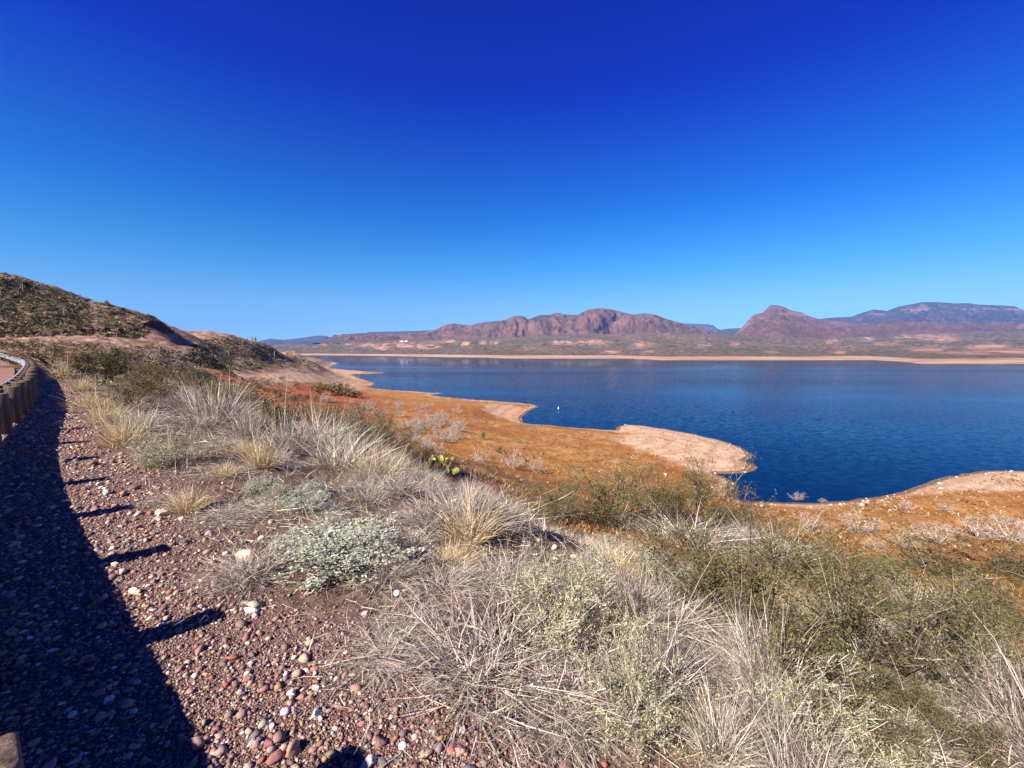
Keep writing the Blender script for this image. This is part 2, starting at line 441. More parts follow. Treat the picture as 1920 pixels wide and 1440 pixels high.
def mat_mountain(name, kind):
    """kind 0 red range, 1 butte, 2 far mesa, 3 foothills"""
    t = NT(name)
    steep = t.new('ShaderNodeNewGeometry').outputs['Normal']
    sx = t.new('ShaderNodeSeparateXYZ'); t.l.new(steep, sx.inputs[0]); nz = sx.outputs['Z']
    rock = t.ramp(t.noise(0.006, 8, 0.65), [(0.3, (0.17, 0.078, 0.060)), (0.5, (0.26, 0.122, 0.092)), (0.68, (0.34, 0.18, 0.135))])
    scrub = t.ramp(t.noise(0.02, 8, 0.75), [(0.35, (0.060, 0.048, 0.038)), (0.55, (0.115, 0.085, 0.064)), (0.7, (0.18, 0.125, 0.095))] if kind != 2 else [(0.35, (0.030, 0.030, 0.030)), (0.6, (0.060, 0.055, 0.050)), (0.75, (0.12, 0.09, 0.08))])
    if kind == 2: rock = t.ramp(t.noise(0.006, 8, 0.65), [(0.3, (0.085, 0.055, 0.050)), (0.5, (0.13, 0.085, 0.075)), (0.68, (0.22, 0.15, 0.13))])
    spk = t.noise(0.055, 5, 0.8)
    if kind == 3:
        base = t.ramp(t.noise(0.004, 6, 0.7), [(0.35, (0.115, 0.098, 0.068)), (0.55, (0.165, 0.125, 0.092)), (0.72, (0.23, 0.15, 0.11))])
        base = t.mix(t.ramp(t.noise(0.0016, 5, 0.7, t.scalevec(1, 0.6, 1)), [(0.45, 0.0), (0.6, 0.75)]), base, (0.25, 0.145, 0.105))
        base = t.mix(t.ramp(spk, [(0.48, 0.0), (0.54, 1.0)]), base, (0.062, 0.056, 0.040))
        sand = t.attr('sand')
        sn = t.noise(0.02, 6, 0.7, t.scalevec(1, 0.35, 1))
        pink = t.ramp(sn, [(0.4, (0.36, 0.15, 0.095)), (0.6, (0.50, 0.30, 0.21))])
        base = t.mix(t.math('MULTIPLY', sand, t.ramp(t.noise(0.018, 5, 0.7, t.scalevec(1.6, 0.25, 1, 0.6)), [(0.44, 0.0), (0.54, 1.0)])), base, pink)
        beach = t.attr('beach')
        bc = t.ramp(t.noise(0.012, 5, 0.6, t.scalevec(0.35, 1.6, 1)), [(0.35, (0.34, 0.18, 0.105)), (0.55, (0.46, 0.295, 0.21)), (0.7, (0.55, 0.40, 0.32))])
        c = t.mix(beach, base, bc)
    else:
        f = t.ramp(nz, [(0.55, 0.95), (0.86, 0.35)]) if kind != 2 else t.ramp(nz, [(0.5, 0.9), (0.85, 0.2)])
        f = t.mix(0.55, f, t.ramp(t.noise(0.0035, 6, 0.65), [(0.38, 0.05), (0.6, 0.95)]))
        c = t.mix(f, scrub, rock)
        c = t.mix(t.ramp(spk, [(0.50, 0.0), (0.62, 0.6)]), c, (0.06, 0.048, 0.032))
        if kind in (1, 2):
            band = t.noise(0.02, 3, 0.6, t.scalevec(0.02, 0.02, 1.6))
            c = t.mix(t.math('MULTIPLY', t.ramp(band, [(0.48, 0.0), (0.6, 0.7)]), t.ramp(nz, [(0.6, 1.0), (0.8, 0.0)])), c, (0.34, 0.20, 0.15))
    nb = t.bump(t.noise(0.014, 10, 0.75), 1.0, 48.0 if kind != 3 else 16.0)
    return t.surf(c, 1.0, nb, 0.0)
def mat_water():
    t = NT('lake_water')
    # wind patches: calm streaks far out, ruffled water near the shore
    calm = t.noise(0.006, 4, 0.55, t.scalevec(0.35, 1.7, 1))
    st = t.ramp(calm, [(0.38, 0.25), (0.50, 0.8), (0.60, 1.25)])
    sp = t.new('ShaderNodeSeparateXYZ'); t.l.new(t.pos(), sp.inputs[0])
    farcalm = t.ramp(t.math('MULTIPLY', sp.outputs['Y'], 0.001), [(0.07, 0.15), (0.2, 0.42), (0.40, 0.95), (0.46, 0.40), (0.53, 0.05), (0.62, 0.016)])
    st = t.math('MULTIPLY', t.math('MULTIPLY', st, farcalm), 2.6)
    # wave slopes: small tilts of the surface, so that waves too far off to resolve still break up the reflection
    def slope(scale, sx, sy, rot, amp, detail):
        x = t.new('ShaderNodeTexNoise'); x.inputs['Scale'].default_value = scale; x.inputs['Detail'].default_value = detail; x.inputs['Roughness'].default_value = 0.6
        t.l.new(t.scalevec(sx, sy, 1, rot), x.inputs['Vector'])
        v = t.new('ShaderNodeVectorMath', operation='SUBTRACT'); t.l.new(x.outputs['Color'], v.inputs[0]); v.inputs[1].default_value = (0.5, 0.5, 0.5)
        w = t.new('ShaderNodeVectorMath', operation='MULTIPLY'); t.l.new(v.outputs[0], w.inputs[0]); w.inputs[1].default_value = (amp, amp, 0)
        return w.outputs[0]
    sl = t.new('ShaderNodeVectorMath', operation='ADD'); t.l.new(slope(0.8, 0.8, 1.25, 0.5, 0.42, 5), sl.inputs[0]); t.l.new(slope(3.7, 1, 1, 0.2, 0.34, 3), sl.inputs[1])
    sc = t.new('ShaderNodeVectorMath', operation='SCALE'); t.l.new(sl.outputs[0], sc.inputs[0]); t.l.new(st, sc.inputs['Scale'])
    ad = t.new('ShaderNodeVectorMath', operation='ADD'); t.l.new(sc.outputs[0], ad.inputs[0]); ad.inputs[1].default_value = (0, 0, 1)
    nn = t.new('ShaderNodeVectorMath', operation='NORMALIZE'); t.l.new(ad.outputs[0], nn.inputs[0]); nb = nn.outputs[0]
    # deep clear water under a polarised lens: blue body colour, reflection weakened at every angle
    body = t.new('ShaderNodeBsdfDiffuse'); body.inputs['Color'].default_value = (0.0008, 0.0115, 0.050, 1)
    gl = t.new('ShaderNodeBsdfGlossy'); gl.inputs['Roughness'].default_value = 0.05; gl.inputs['Color'].default_value = (0.74, 0.90, 1.0, 1)
    fr = t.new('ShaderNodeFresnel'); fr.inputs['IOR'].default_value = 1.333
    for q in (gl, fr): t.l.new(nb, q.inputs['Normal'])
    mx = t.new('ShaderNodeMixShader'); t.l.new(t.math('MULTIPLY', t.math('POWER', fr.outputs[0], 1.4), 0.8), mx.inputs[0])
    t.l.new(body.outputs[0], mx.inputs[1]); t.l.new(gl.outputs[0], mx.inputs[2]); t.l.new(mx.outputs[0], t.out.inputs['Surface'])
    return t.m

# ================================================================== THE SETTING
# near terrain: one sheet, fine near the camera and coarser with distance
def build_ground():
    x, y, z, S, T, d = G_X, G_Y, G_Z, G_S, G_T, G_D
    nz = fbm(x * 0.05, y * 0.05, 4, 21); nf = fbm(x * 0.35, y * 0.35, 3, 22)
    r = np.hypot(x, y)
    bank = (1 - sstep(14, 34, S + 3 * nf)) * (1 - sstep(50, 110, T)) * sstep(-2, 0, S + 1)
    grav = (1 - sstep(1.0, 1.9, S + 0.45 * nf + 0.02 * T)) * sstep(-0.6, -0.3, S) * (1 - sstep(40, 70, T))
    ua = x / np.maximum(y, 1e-3)
    # stony brown hills on the left
    hill = sstep(14.5, 19, z + 1.5 * nz) * sstep(75, 115, r)
    hill = np.maximum(hill, sstep(150, 175, r + 12 * nz) * sstep(-0.22, -0.40, ua) * sstep(6.5, 9.5, z + nz))
    tal = np.exp(-(((ua + 0.83) / 0.16) ** 2) ** 2) * sstep(80, 92, y) * (1 - sstep(133, 138, y)) * (1 - sstep(21.8, 23.2, z))
    redc = sstep(-0.22, -0.36, ua + 0.05 * nf) * sstep(80, 95, r) * (1 - hill) * (1 - sstep(178, 196, y + 8 * nz)) * sstep(-0.35, 0.1, nf + 0.6 * nz + 0.15)
    redc = np.maximum(redc, 0.75 * np.exp(-((ua + 0.16) / 0.10) ** 2) * np.exp(-((y - 122) / 14) ** 2) * sstep(-0.2, 0.3, nf + nz))
    # pale shore
    width = 3.2 + 3.0 * nz + 1.6 * nf
    pale = 1 - sstep(0.55, 1.25, d / np.maximum(width, 1.2))
    def blob(px, py, rx, ry, rot=0.0, soft=0.5):
        c = at_z(px, py, 0.4); dx, dy = x - c[0], y - c[1]
        ca, sa = math.cos(rot), math.sin(rot)
        q = np.hypot((dx * ca + dy * sa) / rx, (-dx * sa + dy * ca) / ry) + 0.35 * nf * soft + 0.25 * nz
        return 1 - sstep(0.78, 1.1, q)
    pale = np.maximum(pale, blob(1330, 845, 20, 15, -0.5))
    pale = np.maximum(pale, blob(1380, 872, 15, 9, -0.2))
    pale = np.maximum(pale, blob(1240, 812, 22, 9, -0.5) * 0.95)
    pale = np.maximum(pale, blob(960, 775, 9, 20, 0.4) * 0.8)
    pale = np.maximum(pale, blob(1860, 900, 22, 6.5, 0.1))
    # bare pale slope between the foot of the rounded hill and the red soil
    fu = np.array([ray(q, 690)[0] for q in (340, 440, 480, 520, 560, 600, 622)]); foot = np.interp(ua, fu, [140, 152, 166, 182, 205, 236, 262])
    lu = np.array([ray(q, 715)[0] for q in (440, 520, 600, 640, 690)]); low = np.interp(ua, lu, [149, 160, 190, 206, 225])
    on_left = sstep(-0.33, -0.37, ua)
    beach = sstep(low - 3, low + 3, y + 5 * nf) * (1 - sstep(foot - 2.5, foot + 2.5, y + 3 * nf) * sstep(-0.415, -0.43, ua)) * on_left
    rh = sstep(foot - 2.5, foot + 2.5, y + 3 * nf) * sstep(-0.415, -0.43, ua) * sstep(-0.80, -0.76, ua) * 1.0
    hill = np.maximum(hill, rh); redc = redc * (1 - beach) * (1 - rh); pale = pale * (1 - rh * (d > 6))
    pale = np.maximum(pale, beach * (0.65 + 0.35 * sstep(-0.3, 0.3, nf)))
    pale = np.where(d < 0, 1, pale) * (1 - bank * 0.9)
    nr, nc = len(G_R), len(G_TH)
    me = make_mesh('ground', np.stack([x, y, z], 1), grid_faces(nr, nc)[:, ::-1],
                   dict(bank=bank, red=np.clip(redc, 0, 1), pale=np.clip(pale, 0, 1), talus=tal, hill=hill * (1 - tal), gravel=grav, sd=d), smooth=True)
    link('ground', me, mat_ground(), kind='structure', label='orange brown lakeside flats, gravel shoulder and stony slopes', category='ground')
build_ground()

# road surface behind the guard rail
def build_road():
    i0 = 0; P = PATH[i0:]; T = PT[i0:]
    d = np.gradient(P, axis=0); d /= np.linalg.norm(d, axis=1)[:, None]
    n = np.stack([d[:, 1], -d[:, 0]], 1)
    ss = np.array([-0.75, -1.6, -3.0, -4.6, -6.2, -7.6, -8.2])
    V = []
    for s in ss:
        q = P + n * s
        V.append(np.stack([q[:, 0], q[:, 1], z_road(T) + bank_prof(s) + 0.06 + 0.02 * (1 if -8 < s < -1 else 0)], 1))
    V = np.stack(V, 1); m, k = V.shape[:2]
    t = NT('road_surface')
    c = t.ramp(t.noise(0.8, 6, 0.6), [(0.3, (0.17, 0.085, 0.062)), (0.7, (0.235, 0.125, 0.092))])
    c = t.mix(t.ramp(t.voro(60, out='Distance'), [(0.1, 0.5), (0.5, 0.0)]), c, (0.30, 0.19, 0.15))
    link('road', make_mesh('road', V.reshape(-1, 3), grid_faces(m, k), smooth=True), t.surf(c, 0.9, t.bump(t.noise(70, 3), 0.4, 0.006), 0.2),
         kind='structure', label='reddish chip-sealed road inside the guard rail bend', category='road')
build_road()

# lake
def build_lake():
    xs = np.array([-3200, -1500, -600, -250, -100, 0, 100, 250, 600, 1500, 3200.0]); ys = np.array([20, 60, 120, 250, 500, 900, 1600.0])
    X, Y = np.meshgrid(xs, ys); V = np.stack([X.ravel(), Y.ravel(), np.zeros(X.size)], 1)
    link('lake_water', make_mesh('lake_water', V, grid_faces(len(ys), len(xs))), mat_water(), kind='structure', label='deep blue reservoir water with calm far streaks', category='lake')
build_lake()

# far land
FAR_SHORE = [(300, 664.5), (572, 666), (724, 667.3), (859, 670), (960, 672), (1163, 672.2), (1244, 675.2), (1480, 675.4), (1630, 675), (1690, 678), (1725, 682), (1915, 682.5), (2100, 684), (2600, 690)]
_fs = np.array([ray(a, b) for a, b in FAR_SHORE]); _fsu = _fs[:, 0]; _fsY = -CAM_Z / _fs[:, 1]
def shoreY(u): return np.interp(u, _fsu, _fsY) * (1 + 0.012 * fbm(u * 14, u * 3, 3, 31))
def prof_px(pts):
    a = np.array([ray(p[0], p[1]) for p in pts]); return a[:, 0], a[:, 1]
FH_TOP = prof_px([(200, 640), (480, 650), (560, 648), (640, 645), (700, 642), (780, 640), (860, 636), (960, 634), (1100, 628), (1250, 625), (1400, 630), (1500, 638), (1600, 634), (1700, 628), (1800, 624), (1920, 622), (2100, 618), (2700, 610)])
FH_Y = 3000.0
def foothill(u, Y):
    ys = shoreY(u); q = Y - ys
    topz = CAM_Z + np.interp(u, *FH_TOP) * FH_Y
    f = np.clip((Y - ys - 260) / (FH_Y - ys - 260), 0, 1)
    x = u * Y
    rel = topz - 5
    base = np.interp(q, [-200, 0, 60, 260, 400], [-6, 0, 1.6, 4.2, 6.0])
    z = base + rel * (f ** 1.5)
    n = fbm(x * 0.0045, Y * 0.0032, 5, 41)
    rdg = ridged(x * 0.0036 + 0.4 * n, Y * 0.0020, 4, 43)
    z = z + sstep(0.02, 0.3, f) * (1 - 0.75 * sstep(0.75, 1, f)) * (9 + 16 * f) * (0.55 * rdg + 0.5 * n)
    z = z + sstep(120, 300, q) * 0.9 * fbm(x * 0.02, Y * 0.02, 3, 45) + 0.35 * sstep(10, 80, q) * fbm(x * 0.012, Y * 0.03, 3, 46)
    z = z - np.maximum(Y - FH_Y, 0) * 0.05
    return z, q, f
SAND = [(690, 648, 22, 4), (725, 650, 30, 6), (760, 648, 30, 7), (800, 650, 26, 5), (842, 641, 14, 4), (870, 644, 16, 3), (905, 642, 10, 3), (925, 642, 10, 3), (600, 648, 12, 3), (650, 645, 8, 3), (1055, 643, 26, 4), (1110, 641, 30, 5), (1208, 646, 22, 5),
        (1145, 660, 18, 3), (1215, 660, 14, 2), (1320, 647, 14, 3), (1376, 646, 9, 3), (1560, 640, 12, 4), (1625, 636, 14, 5), (1695, 634, 22, 6), (1735, 632, 24, 6), (1775, 634, 24, 7), (1660, 645, 20, 3), (1740, 655, 40, 4), (1850, 650, 40, 5), (1900, 660, 40, 6), (1820, 662, 60, 4), (1575, 661, 12, 3), (1450, 660, 20, 2)]
def build_foothills():
    us = np.linspace(-1.0, 1.9, 760)
    rows = np.concatenate([np.linspace(-0.06, 0, 4)[:-1], np.geomspace(0.004, 1.0, 110), [1.08, 1.2]])
    U, Rw = np.meshgrid(us, rows)
    u = U.ravel(); ys = shoreY(u); Y = ys + Rw.ravel() * (FH_Y - ys)
    z, q, f = foothill(u, Y)
    x = u * Y
    # which picture row each vertex falls on, to place the bare pale outcrops where they stand
    w = (z - CAM_Z) / Y
    sand = np.zeros(len(u))
    for px, py, a, b in SAND:
        uu, ww = ray(px, py)
        sand = np.maximum(sand, np.exp(-(((u - uu) * 800 / a) ** 2 + ((w - ww) * 800 / b) ** 2)))
    sand = sstep(0.12, 0.75, sand + 0.28 * fbm(x * 0.012, Y * 0.006, 4, 50))
    beach = 1 - sstep(150, 215, q + 45 * fbm(x * 0.006, Y * 0.006, 3, 48))
    link('far_shore', make_mesh('far_shore', np.stack([x, Y, z], 1), grid_faces(*U.shape), dict(sand=sand, beach=beach), smooth=True),
         mat_mountain('foothill_scrub', 3), kind='structure', label='scrubby foothills above the pale far shore', category='hills')
build_foothills()
def build_range(name, pts, Yc, Yf, zf, kind, seed, label, shape=1.35, gully=0.16, cliff=0.0, nu=520, nt=90, umin=None, umax=None, spur=9.0):
    pu, pw = prof_px(pts)
    umin = pu[0] if umin is None else umin; umax = pu[-1] if umax is None else umax
    us = np.linspace(umin, umax, nu); ts = np.concatenate([np.linspace(0, 1, nt), 1 + np.linspace(0.03, 0.5, 10)])
    U, Tt = np.meshgrid(us, ts); u = U.ravel(); t = Tt.ravel()
    yc = Yc * (1 + 0.05 * fbm(u * 6, u * 0 + seed, 3, seed)); Y = Yf + (yc - Yf) * t; x = u * Y
    top = CAM_Z + np.interp(u, pu, pw) * yc
    relief = np.maximum(top - zf, 4)
    tt = np.clip(t, 0, 1)
    sh = tt ** shape
    if cliff > 0:
        cl = sstep(0.80, 0.90, tt + 0.05 * fbm(x * 0.004, Y * 0.002, 3, seed + 3))
        sh = (1 - cliff) * tt ** (shape * 0.9) * 1.0 + cliff * cl
        sh = np.where(tt >= 1, 1, sh)
    z = zf + relief * sh
    wv = fbm(x * 0.0009, Y * 0.0009, 3, seed + 1)
    rd = ridged(u * spur * 1.6 + 0.35 * wv, tt * 2.2 + 0.3 * wv, 5, seed + 2)
    n = fbm(x * 0.0022, Y * 0.0022, 5, seed + 4)
    env = np.clip(4 * tt * (1 - tt), 0, 1) ** 0.7
    z = z + relief * gully * env * (rd * 0.9 + n * 0.7)
    z = z + sstep(0.9, 1, tt) * 0.0
    z = np.where(t > 1, top - (t - 1) * (yc - Yf) * 0.35, z)
    z = np.maximum(np.where(tt < 0.02, z - 12, z), -3.0)
    # nothing in front of the crest may stand above the skyline
    lim = CAM_Z + (np.interp(u, pu, pw) - 0.0006) * Y
    z = np.where(t < 1, np.maximum(np.minimum(z, lim), -3.0), z)
    link(name, make_mesh(name, np.stack([x, Y, z], 1), grid_faces(*U.shape), smooth=True), mat_mountain(name + '_rock', kind), kind='structure', label=label, category='mountain')
MAIN = [(560, 650), (600, 640), (619, 634), (642, 626.5), (680, 624.5), (723, 625), (764, 624), (800, 622), (818, 617), (835, 609), (851, 606.4), (872, 609), (881, 610), (902, 605), (948, 600), (957, 595), (965, 592.4), (981, 592), (990, 599), (1000, 595), (1011, 591), (1033, 590), (1041, 587), (1047, 586), (1055, 589),
        (1082, 590.6), (1094, 584), (1103, 580.6), (1117, 578.5), (1125, 577.4), (1150, 580.6), (1170, 586), (1187, 590), (1200, 588), (1212, 587.4), (1231, 590.6), (1250, 598), (1274, 605), (1290, 609), (1315, 616), (1345, 624), (1385, 634), (1430, 645)]
build_range('mountain_range', MAIN, 5200, 2900, 70, 0, 60, 'long red-brown mountain range across the lake', 1.25, 0.20, nu=640, spur=9)
build_range('blue_ridge', [(380, 660), (440, 648), (480, 641), (507, 634.8), (531, 637.5), (561, 634), (594, 629.4), (610, 629.4), (619, 632.6), (628, 627), (634, 629), (660, 634), (700, 640)], 8200, 6200, 60, 2, 70, 'low blue ridge at the far left end of the lake', 1.2, 0.1, nu=160, nt=40)
build_range('mesa', [(660, 640), (690, 622.6), (724, 621.8), (764, 621), (813, 619), (840, 619), (880, 625), (920, 640)], 7600, 6000, 60, 2, 75, 'flat blue mesa behind the left end of the red range', 1.2, 0.1, nu=120, nt=40)
build_range('plateau', [(1240, 640), (1270, 606), (1315, 607.6), (1330, 608.5), (1338, 610), (1343, 615), (1350, 618.5), (1358, 617), (1366, 616), (1388, 615.3), (1420, 618), (1470, 640)], 7800, 5600, 60, 2, 80, 'distant flat-topped plateau seen through the gap beside the butte', 1.2, 0.1, 0.25, nu=160, nt=50)
build_range('butte', [(1340, 640), (1362, 633), (1378, 626), (1393, 611.8), (1407, 595.5), (1415, 590), (1431, 586), (1438, 578), (1444, 572.3), (1455, 572), (1468, 574.7), (1484, 582), (1505, 586), (1511, 591), (1535, 598), (1560, 601), (1590, 603.6), (1620, 608), (1650, 616), (1700, 630), (1760, 645)],
            4600, 2850, 75, 1, 90, 'flat-topped red butte standing right of the gap', 1.15, 0.13, 0.22, nu=300, spur=12)
build_range('brown_hills', [(1540, 640), (1590, 622), (1640, 606), (1655, 601.8), (1698, 602), (1752, 607), (1790, 608), (1808, 604), (1830, 606), (1920, 605), (2020, 600), (2200, 596), (2500, 590)], 4300, 2900, 80, 1, 95, 'brown rolling hills below the far blue mesa mountain', 1.1, 0.16, 0.0, nu=300, nt=60, spur=11)
build_range('mesa_mountain', [(1480, 640), (1535, 598), (1562, 595.5), (1595, 594), (1622, 584.7), (1638, 580), (1663, 583), (1684, 575), (1711, 569.8), (1730, 566.5), (1760, 566.5), (1793, 569), (1812, 568), (1833, 571), (1874, 572.5), (1904, 574), (1912, 579), (1920, 581), (1960, 584), (2050, 578), (2300, 585), (2600, 600)],
            6400, 4500, 110, 2, 100, 'big blue mesa mountain with pale cliff band at the right', 1.2, 0.14, 0.20, nu=420, spur=14)

# air between the camera and the mountains
def build_haze():
    x0, x1, y0, y1, z0, z1 = -13000, 17500, -1700, 12500, -8, 780
    V = [(x, y, z) for z in (z0, z1) for y in (y0, y1) for x in (x0, x1)]
    F = [(0, 2, 3, 1), (4, 5, 7, 6), (0, 1, 5, 4), (1, 3, 7, 5), (3, 2, 6, 7), (2, 0, 4, 6)]
    t = NT('haze'); t.n.remove(t.out); t.out = t.new('ShaderNodeOutputMaterial')
    v = t.new('ShaderNodeVolumePrincipled')
    v.inputs['Color'].default_value = (0.11, 0.37, 1.0, 1); v.inputs['Density'].default_value = HAZE_DENSITY
    v.inputs['Anisotropy'].default_value = 0.0
    t.l.new(v.outputs['Volume'], t.out.inputs['Volume'])
    o = link('haze', make_mesh('haze', np.array(V, float), np.array(F)), t.m, kind='stuff', label='thin blue air over the whole lake basin', category='haze')
    o.display_type = 'WIRE'
HAZE_DENSITY = 5.0e-5
build_haze()

# ================================================================== PLANT AND STONE MESHES
def rot_rand(rng, n):
    a = rng.normal(size=(n, 3)); return a / np.linalg.norm(a, axis=1)[:, None]
def perp(D, rng):
    r = rng.normal(size=D.shape); c = np.cross(D, r); return c / (np.linalg.norm(c, axis=1)[:, None] + 1e-9)
def lines(P0, D, L, bend, K):
    k = np.linspace(0, 1, K)[None, :, None]
    return P0[:, None] + D[:, None] * L[:, None, None] * k + bend[:, None] * k ** 2
def ribbons(P, w, col, rng, taper=0.9):
    """P (N,K,3) centre lines -> tapering flat strands"""
    N, K = P.shape[:2]; D = P[:, -1] - P[:, 0]; S = perp(D, rng)
    ww = w[:, None] * (1 - taper * np.linspace(0, 1, K)[None, :] ** 1.5)
    A = P[:, :-1] + S[:, None] * ww[:, :-1, None] * 0.5; B = P[:, :-1] - S[:, None] * ww[:, :-1, None] * 0.5
    V = np.concatenate([np.stack([A, B], 2).reshape(N, -1, 3), P[:, -1:]], 1)
    m = V.shape[1]; f = []
    for i in range(K - 2): f += [(2 * i, 2 * i + 1, 2 * i + 3), (2 * i, 2 * i + 3, 2 * i + 2)]
    f += [(2 * (K - 2), 2 * (K - 2) + 1, m - 1)]
    F = (np.arange(N)[:, None, None] * m + np.array(f)[None]).reshape(-1, 3)
    return V.reshape(-1, 3), F, np.repeat(col, m, 0)
def tubes(P, r0, r1, col, rng, sides=3):
    N, K = P.shape[:2]; D = P[:, -1] - P[:, 0]; D = D / (np.linalg.norm(D, axis=1)[:, None] + 1e-9); S = perp(D, rng); Q = np.cross(D, S)
    a = np.arange(sides) * 2 * math.pi / sides
    R = (r0[:, None] + (r1 - r0)[:, None] * np.linspace(0, 1, K)[None])[:, :, None, None]
    ring = (S[:, None, None] * np.cos(a)[None, None, :, None] + Q[:, None, None] * np.sin(a)[None, None, :, None])
    V = P[:, :, None] + ring * R
    m = K * sides; f = []
    for i in range(K - 1):
        for j in range(sides):
            p, q = i * sides + j, i * sides + (j + 1) % sides
            f += [(p, q, q + sides), (p, q + sides, p + sides)]
    F = (np.arange(N)[:, None, None] * m + np.array(f)[None]).reshape(-1, 3)
    return V.reshape(-1, 3), F, np.repeat(col, m, 0)
def leaves(C, size, col, rng, aspect=0.45, up=0.5):
    N = len(C); n = rot_rand(rng, N); n[:, 2] = np.abs(n[:, 2]) + up; n /= np.linalg.norm(n, axis=1)[:, None]
    a = perp(n, rng); b = np.cross(n, a)
    s = size[:, None]
    V = np.stack([C - a * s * 0.5, C + b * s * aspect * 0.5, C + a * s * 0.5, C - b * s * aspect * 0.5], 1)
    V[:, 2] += n * s * 0.10; V[:, 0] += n * s * 0.05
    F = (np.arange(N)[:, None, None] * 4 + np.array([(0, 1, 2), (0, 2, 3)])[None]).reshape(-1, 3)
    return V.reshape(-1, 3), F, np.repeat(col, 4, 0)
def join(*parts):
    V, F, C, o = [], [], [], 0
    for v, f, c in parts: V.append(v); F.append(f + o); C.append(c); o += len(v)
    return np.concatenate(V), np.concatenate(F), np.concatenate(C)
def palette(rng, n, cols, jit=0.16, p=None):
    cols = np.array(cols); c = cols[rng.choice(len(cols), n, p=p)]
    return np.clip(c * (1 + rng.normal(0, jit, (n, 1))) * (1 + rng.normal(0, 0.05, (n, 3))), 0.005, 0.8)
def vmesh(name, part): return make_mesh(name, part[0], part[1], dict(Col=part[2]))

def mat_veg(name, trans=0.15, gloss=0.0):
    t = NT(name); c = t.attr('Col', False)
    d = t.new('ShaderNodeBsdfDiffuse'); t.l.new(c, d.inputs['Color'])
    tr = t.new('ShaderNodeBsdfTranslucent'); t.l.new(c, tr.inputs['Color'])
    m = t.new('ShaderNodeMixShader'); m.inputs[0].default_value = trans
    t.l.new(d.outputs[0], m.inputs[1]); t.l.new(tr.outputs[0], m.inputs[2]); t.l.new(m.outputs[0], t.out.inputs['Surface'])
    return t.m
M_STRAW = mat_veg('dry_stalks', 0.18)
M_LEAF = mat_veg('small_leaves', 0.22)
M_WOOD = mat_veg('woody_stems', 0.0)
M_STONE = None
def mat_stone():
    t = NT('stone'); c = t.attr('Col', False)
    c = t.mix(t.ramp(t.noise(60, 4, 0.6), [(0.35, 0.0), (0.7, 0.35)]), c, (0.22, 0.14, 0.11))
    return t.surf(c, 0.75, t.bump(t.noise(120, 3), 0.3, 0.004), 0.3)
M_STONE = mat_stone()

GREY = [(0.46, 0.385, 0.32), (0.36, 0.30, 0.25), (0.58, 0.50, 0.42), (0.13, 0.10, 0.085), (0.22, 0.17, 0.145), (0.44, 0.36, 0.30)]
STRAW = [(0.56, 0.43, 0.25), (0.48, 0.36, 0.20), (0.64, 0.52, 0.34), (0.40, 0.29, 0.16)]
PALE = [(0.60, 0.52, 0.42), (0.52, 0.44, 0.35), (0.68, 0.60, 0.50), (0.36, 0.29, 0.235), (0.16, 0.12, 0.095)]
SAGE = [(0.37, 0.39, 0.31), (0.29, 0.31, 0.24), (0.44, 0.45, 0.38), (0.33, 0.36, 0.22)]
PALEGREEN = [(0.36, 0.36, 0.20), (0.28, 0.28, 0.15), (0.44, 0.43, 0.27), (0.20, 0.20, 0.10)]
OLIVE = [(0.155, 0.150, 0.055), (0.105, 0.105, 0.038), (0.20, 0.185, 0.075), (0.075, 0.078, 0.030)]
DARKGREEN = [(0.055, 0.062, 0.026), (0.085, 0.088, 0.034), (0.036, 0.042, 0.020)]
BROWNOLIVE = [(0.15, 0.115, 0.055), (0.11, 0.09, 0.042), (0.19, 0.135, 0.065), (0.085, 0.08, 0.03)]
BRIGHT = [(0.20, 0.21, 0.075), (0.15, 0.165, 0.06), (0.27, 0.26, 0.11)]
WOOD = [(0.10, 0.065, 0.045), (0.16, 0.11, 0.08), (0.07, 0.048, 0.036)]
DEAD = [(0.40, 0.32, 0.265), (0.30, 0.235, 0.195), (0.48, 0.40, 0.34), (0.22, 0.17, 0.14)]
RUST = [(0.27, 0.112, 0.026), (0.19, 0.076, 0.018), (0.33, 0.17, 0.05), (0.36, 0.24, 0.11)]

def tussock(seed, n, R0, H, spread, droop, cols, w, p=None, K=4, lean=(0, 0)):
    rng = np.random.default_rng(seed)
    r = np.sqrt(rng.random(n)); az = rng.random(n) * 2 * math.pi
    P0 = np.stack([r * R0 * np.cos(az), r * R0 * np.sin(az), np.full(n, -0.02)], 1)
    az2 = az + rng.normal(0, 0.95, n); th = np.clip(spread * r ** 0.8 + rng.normal(0, 0.34, n), -0.5, 1.55)
    D = np.stack([np.sin(th) * np.cos(az2) + lean[0], np.sin(th) * np.sin(az2) + lean[1], np.cos(th)], 1)
    L = H * rng.uniform(0.3, 1.08, n) * (1 - 0.25 * r)
    out = np.stack([np.cos(az2), np.sin(az2), np.zeros(n)], 1)
    bend = (out * 0.35 - np.array([0, 0, 1.0]) * 0.55) * (droop * L * rng.uniform(0.3, 1.3, n))[:, None] + rng.normal(0, 0.20, (n, 3)) * L[:, None]
    return ribbons(lines(P0, D, L, bend, K), w * rng.uniform(0.6, 1.35, n), palette(rng, n, cols, 0.28, p), rng)
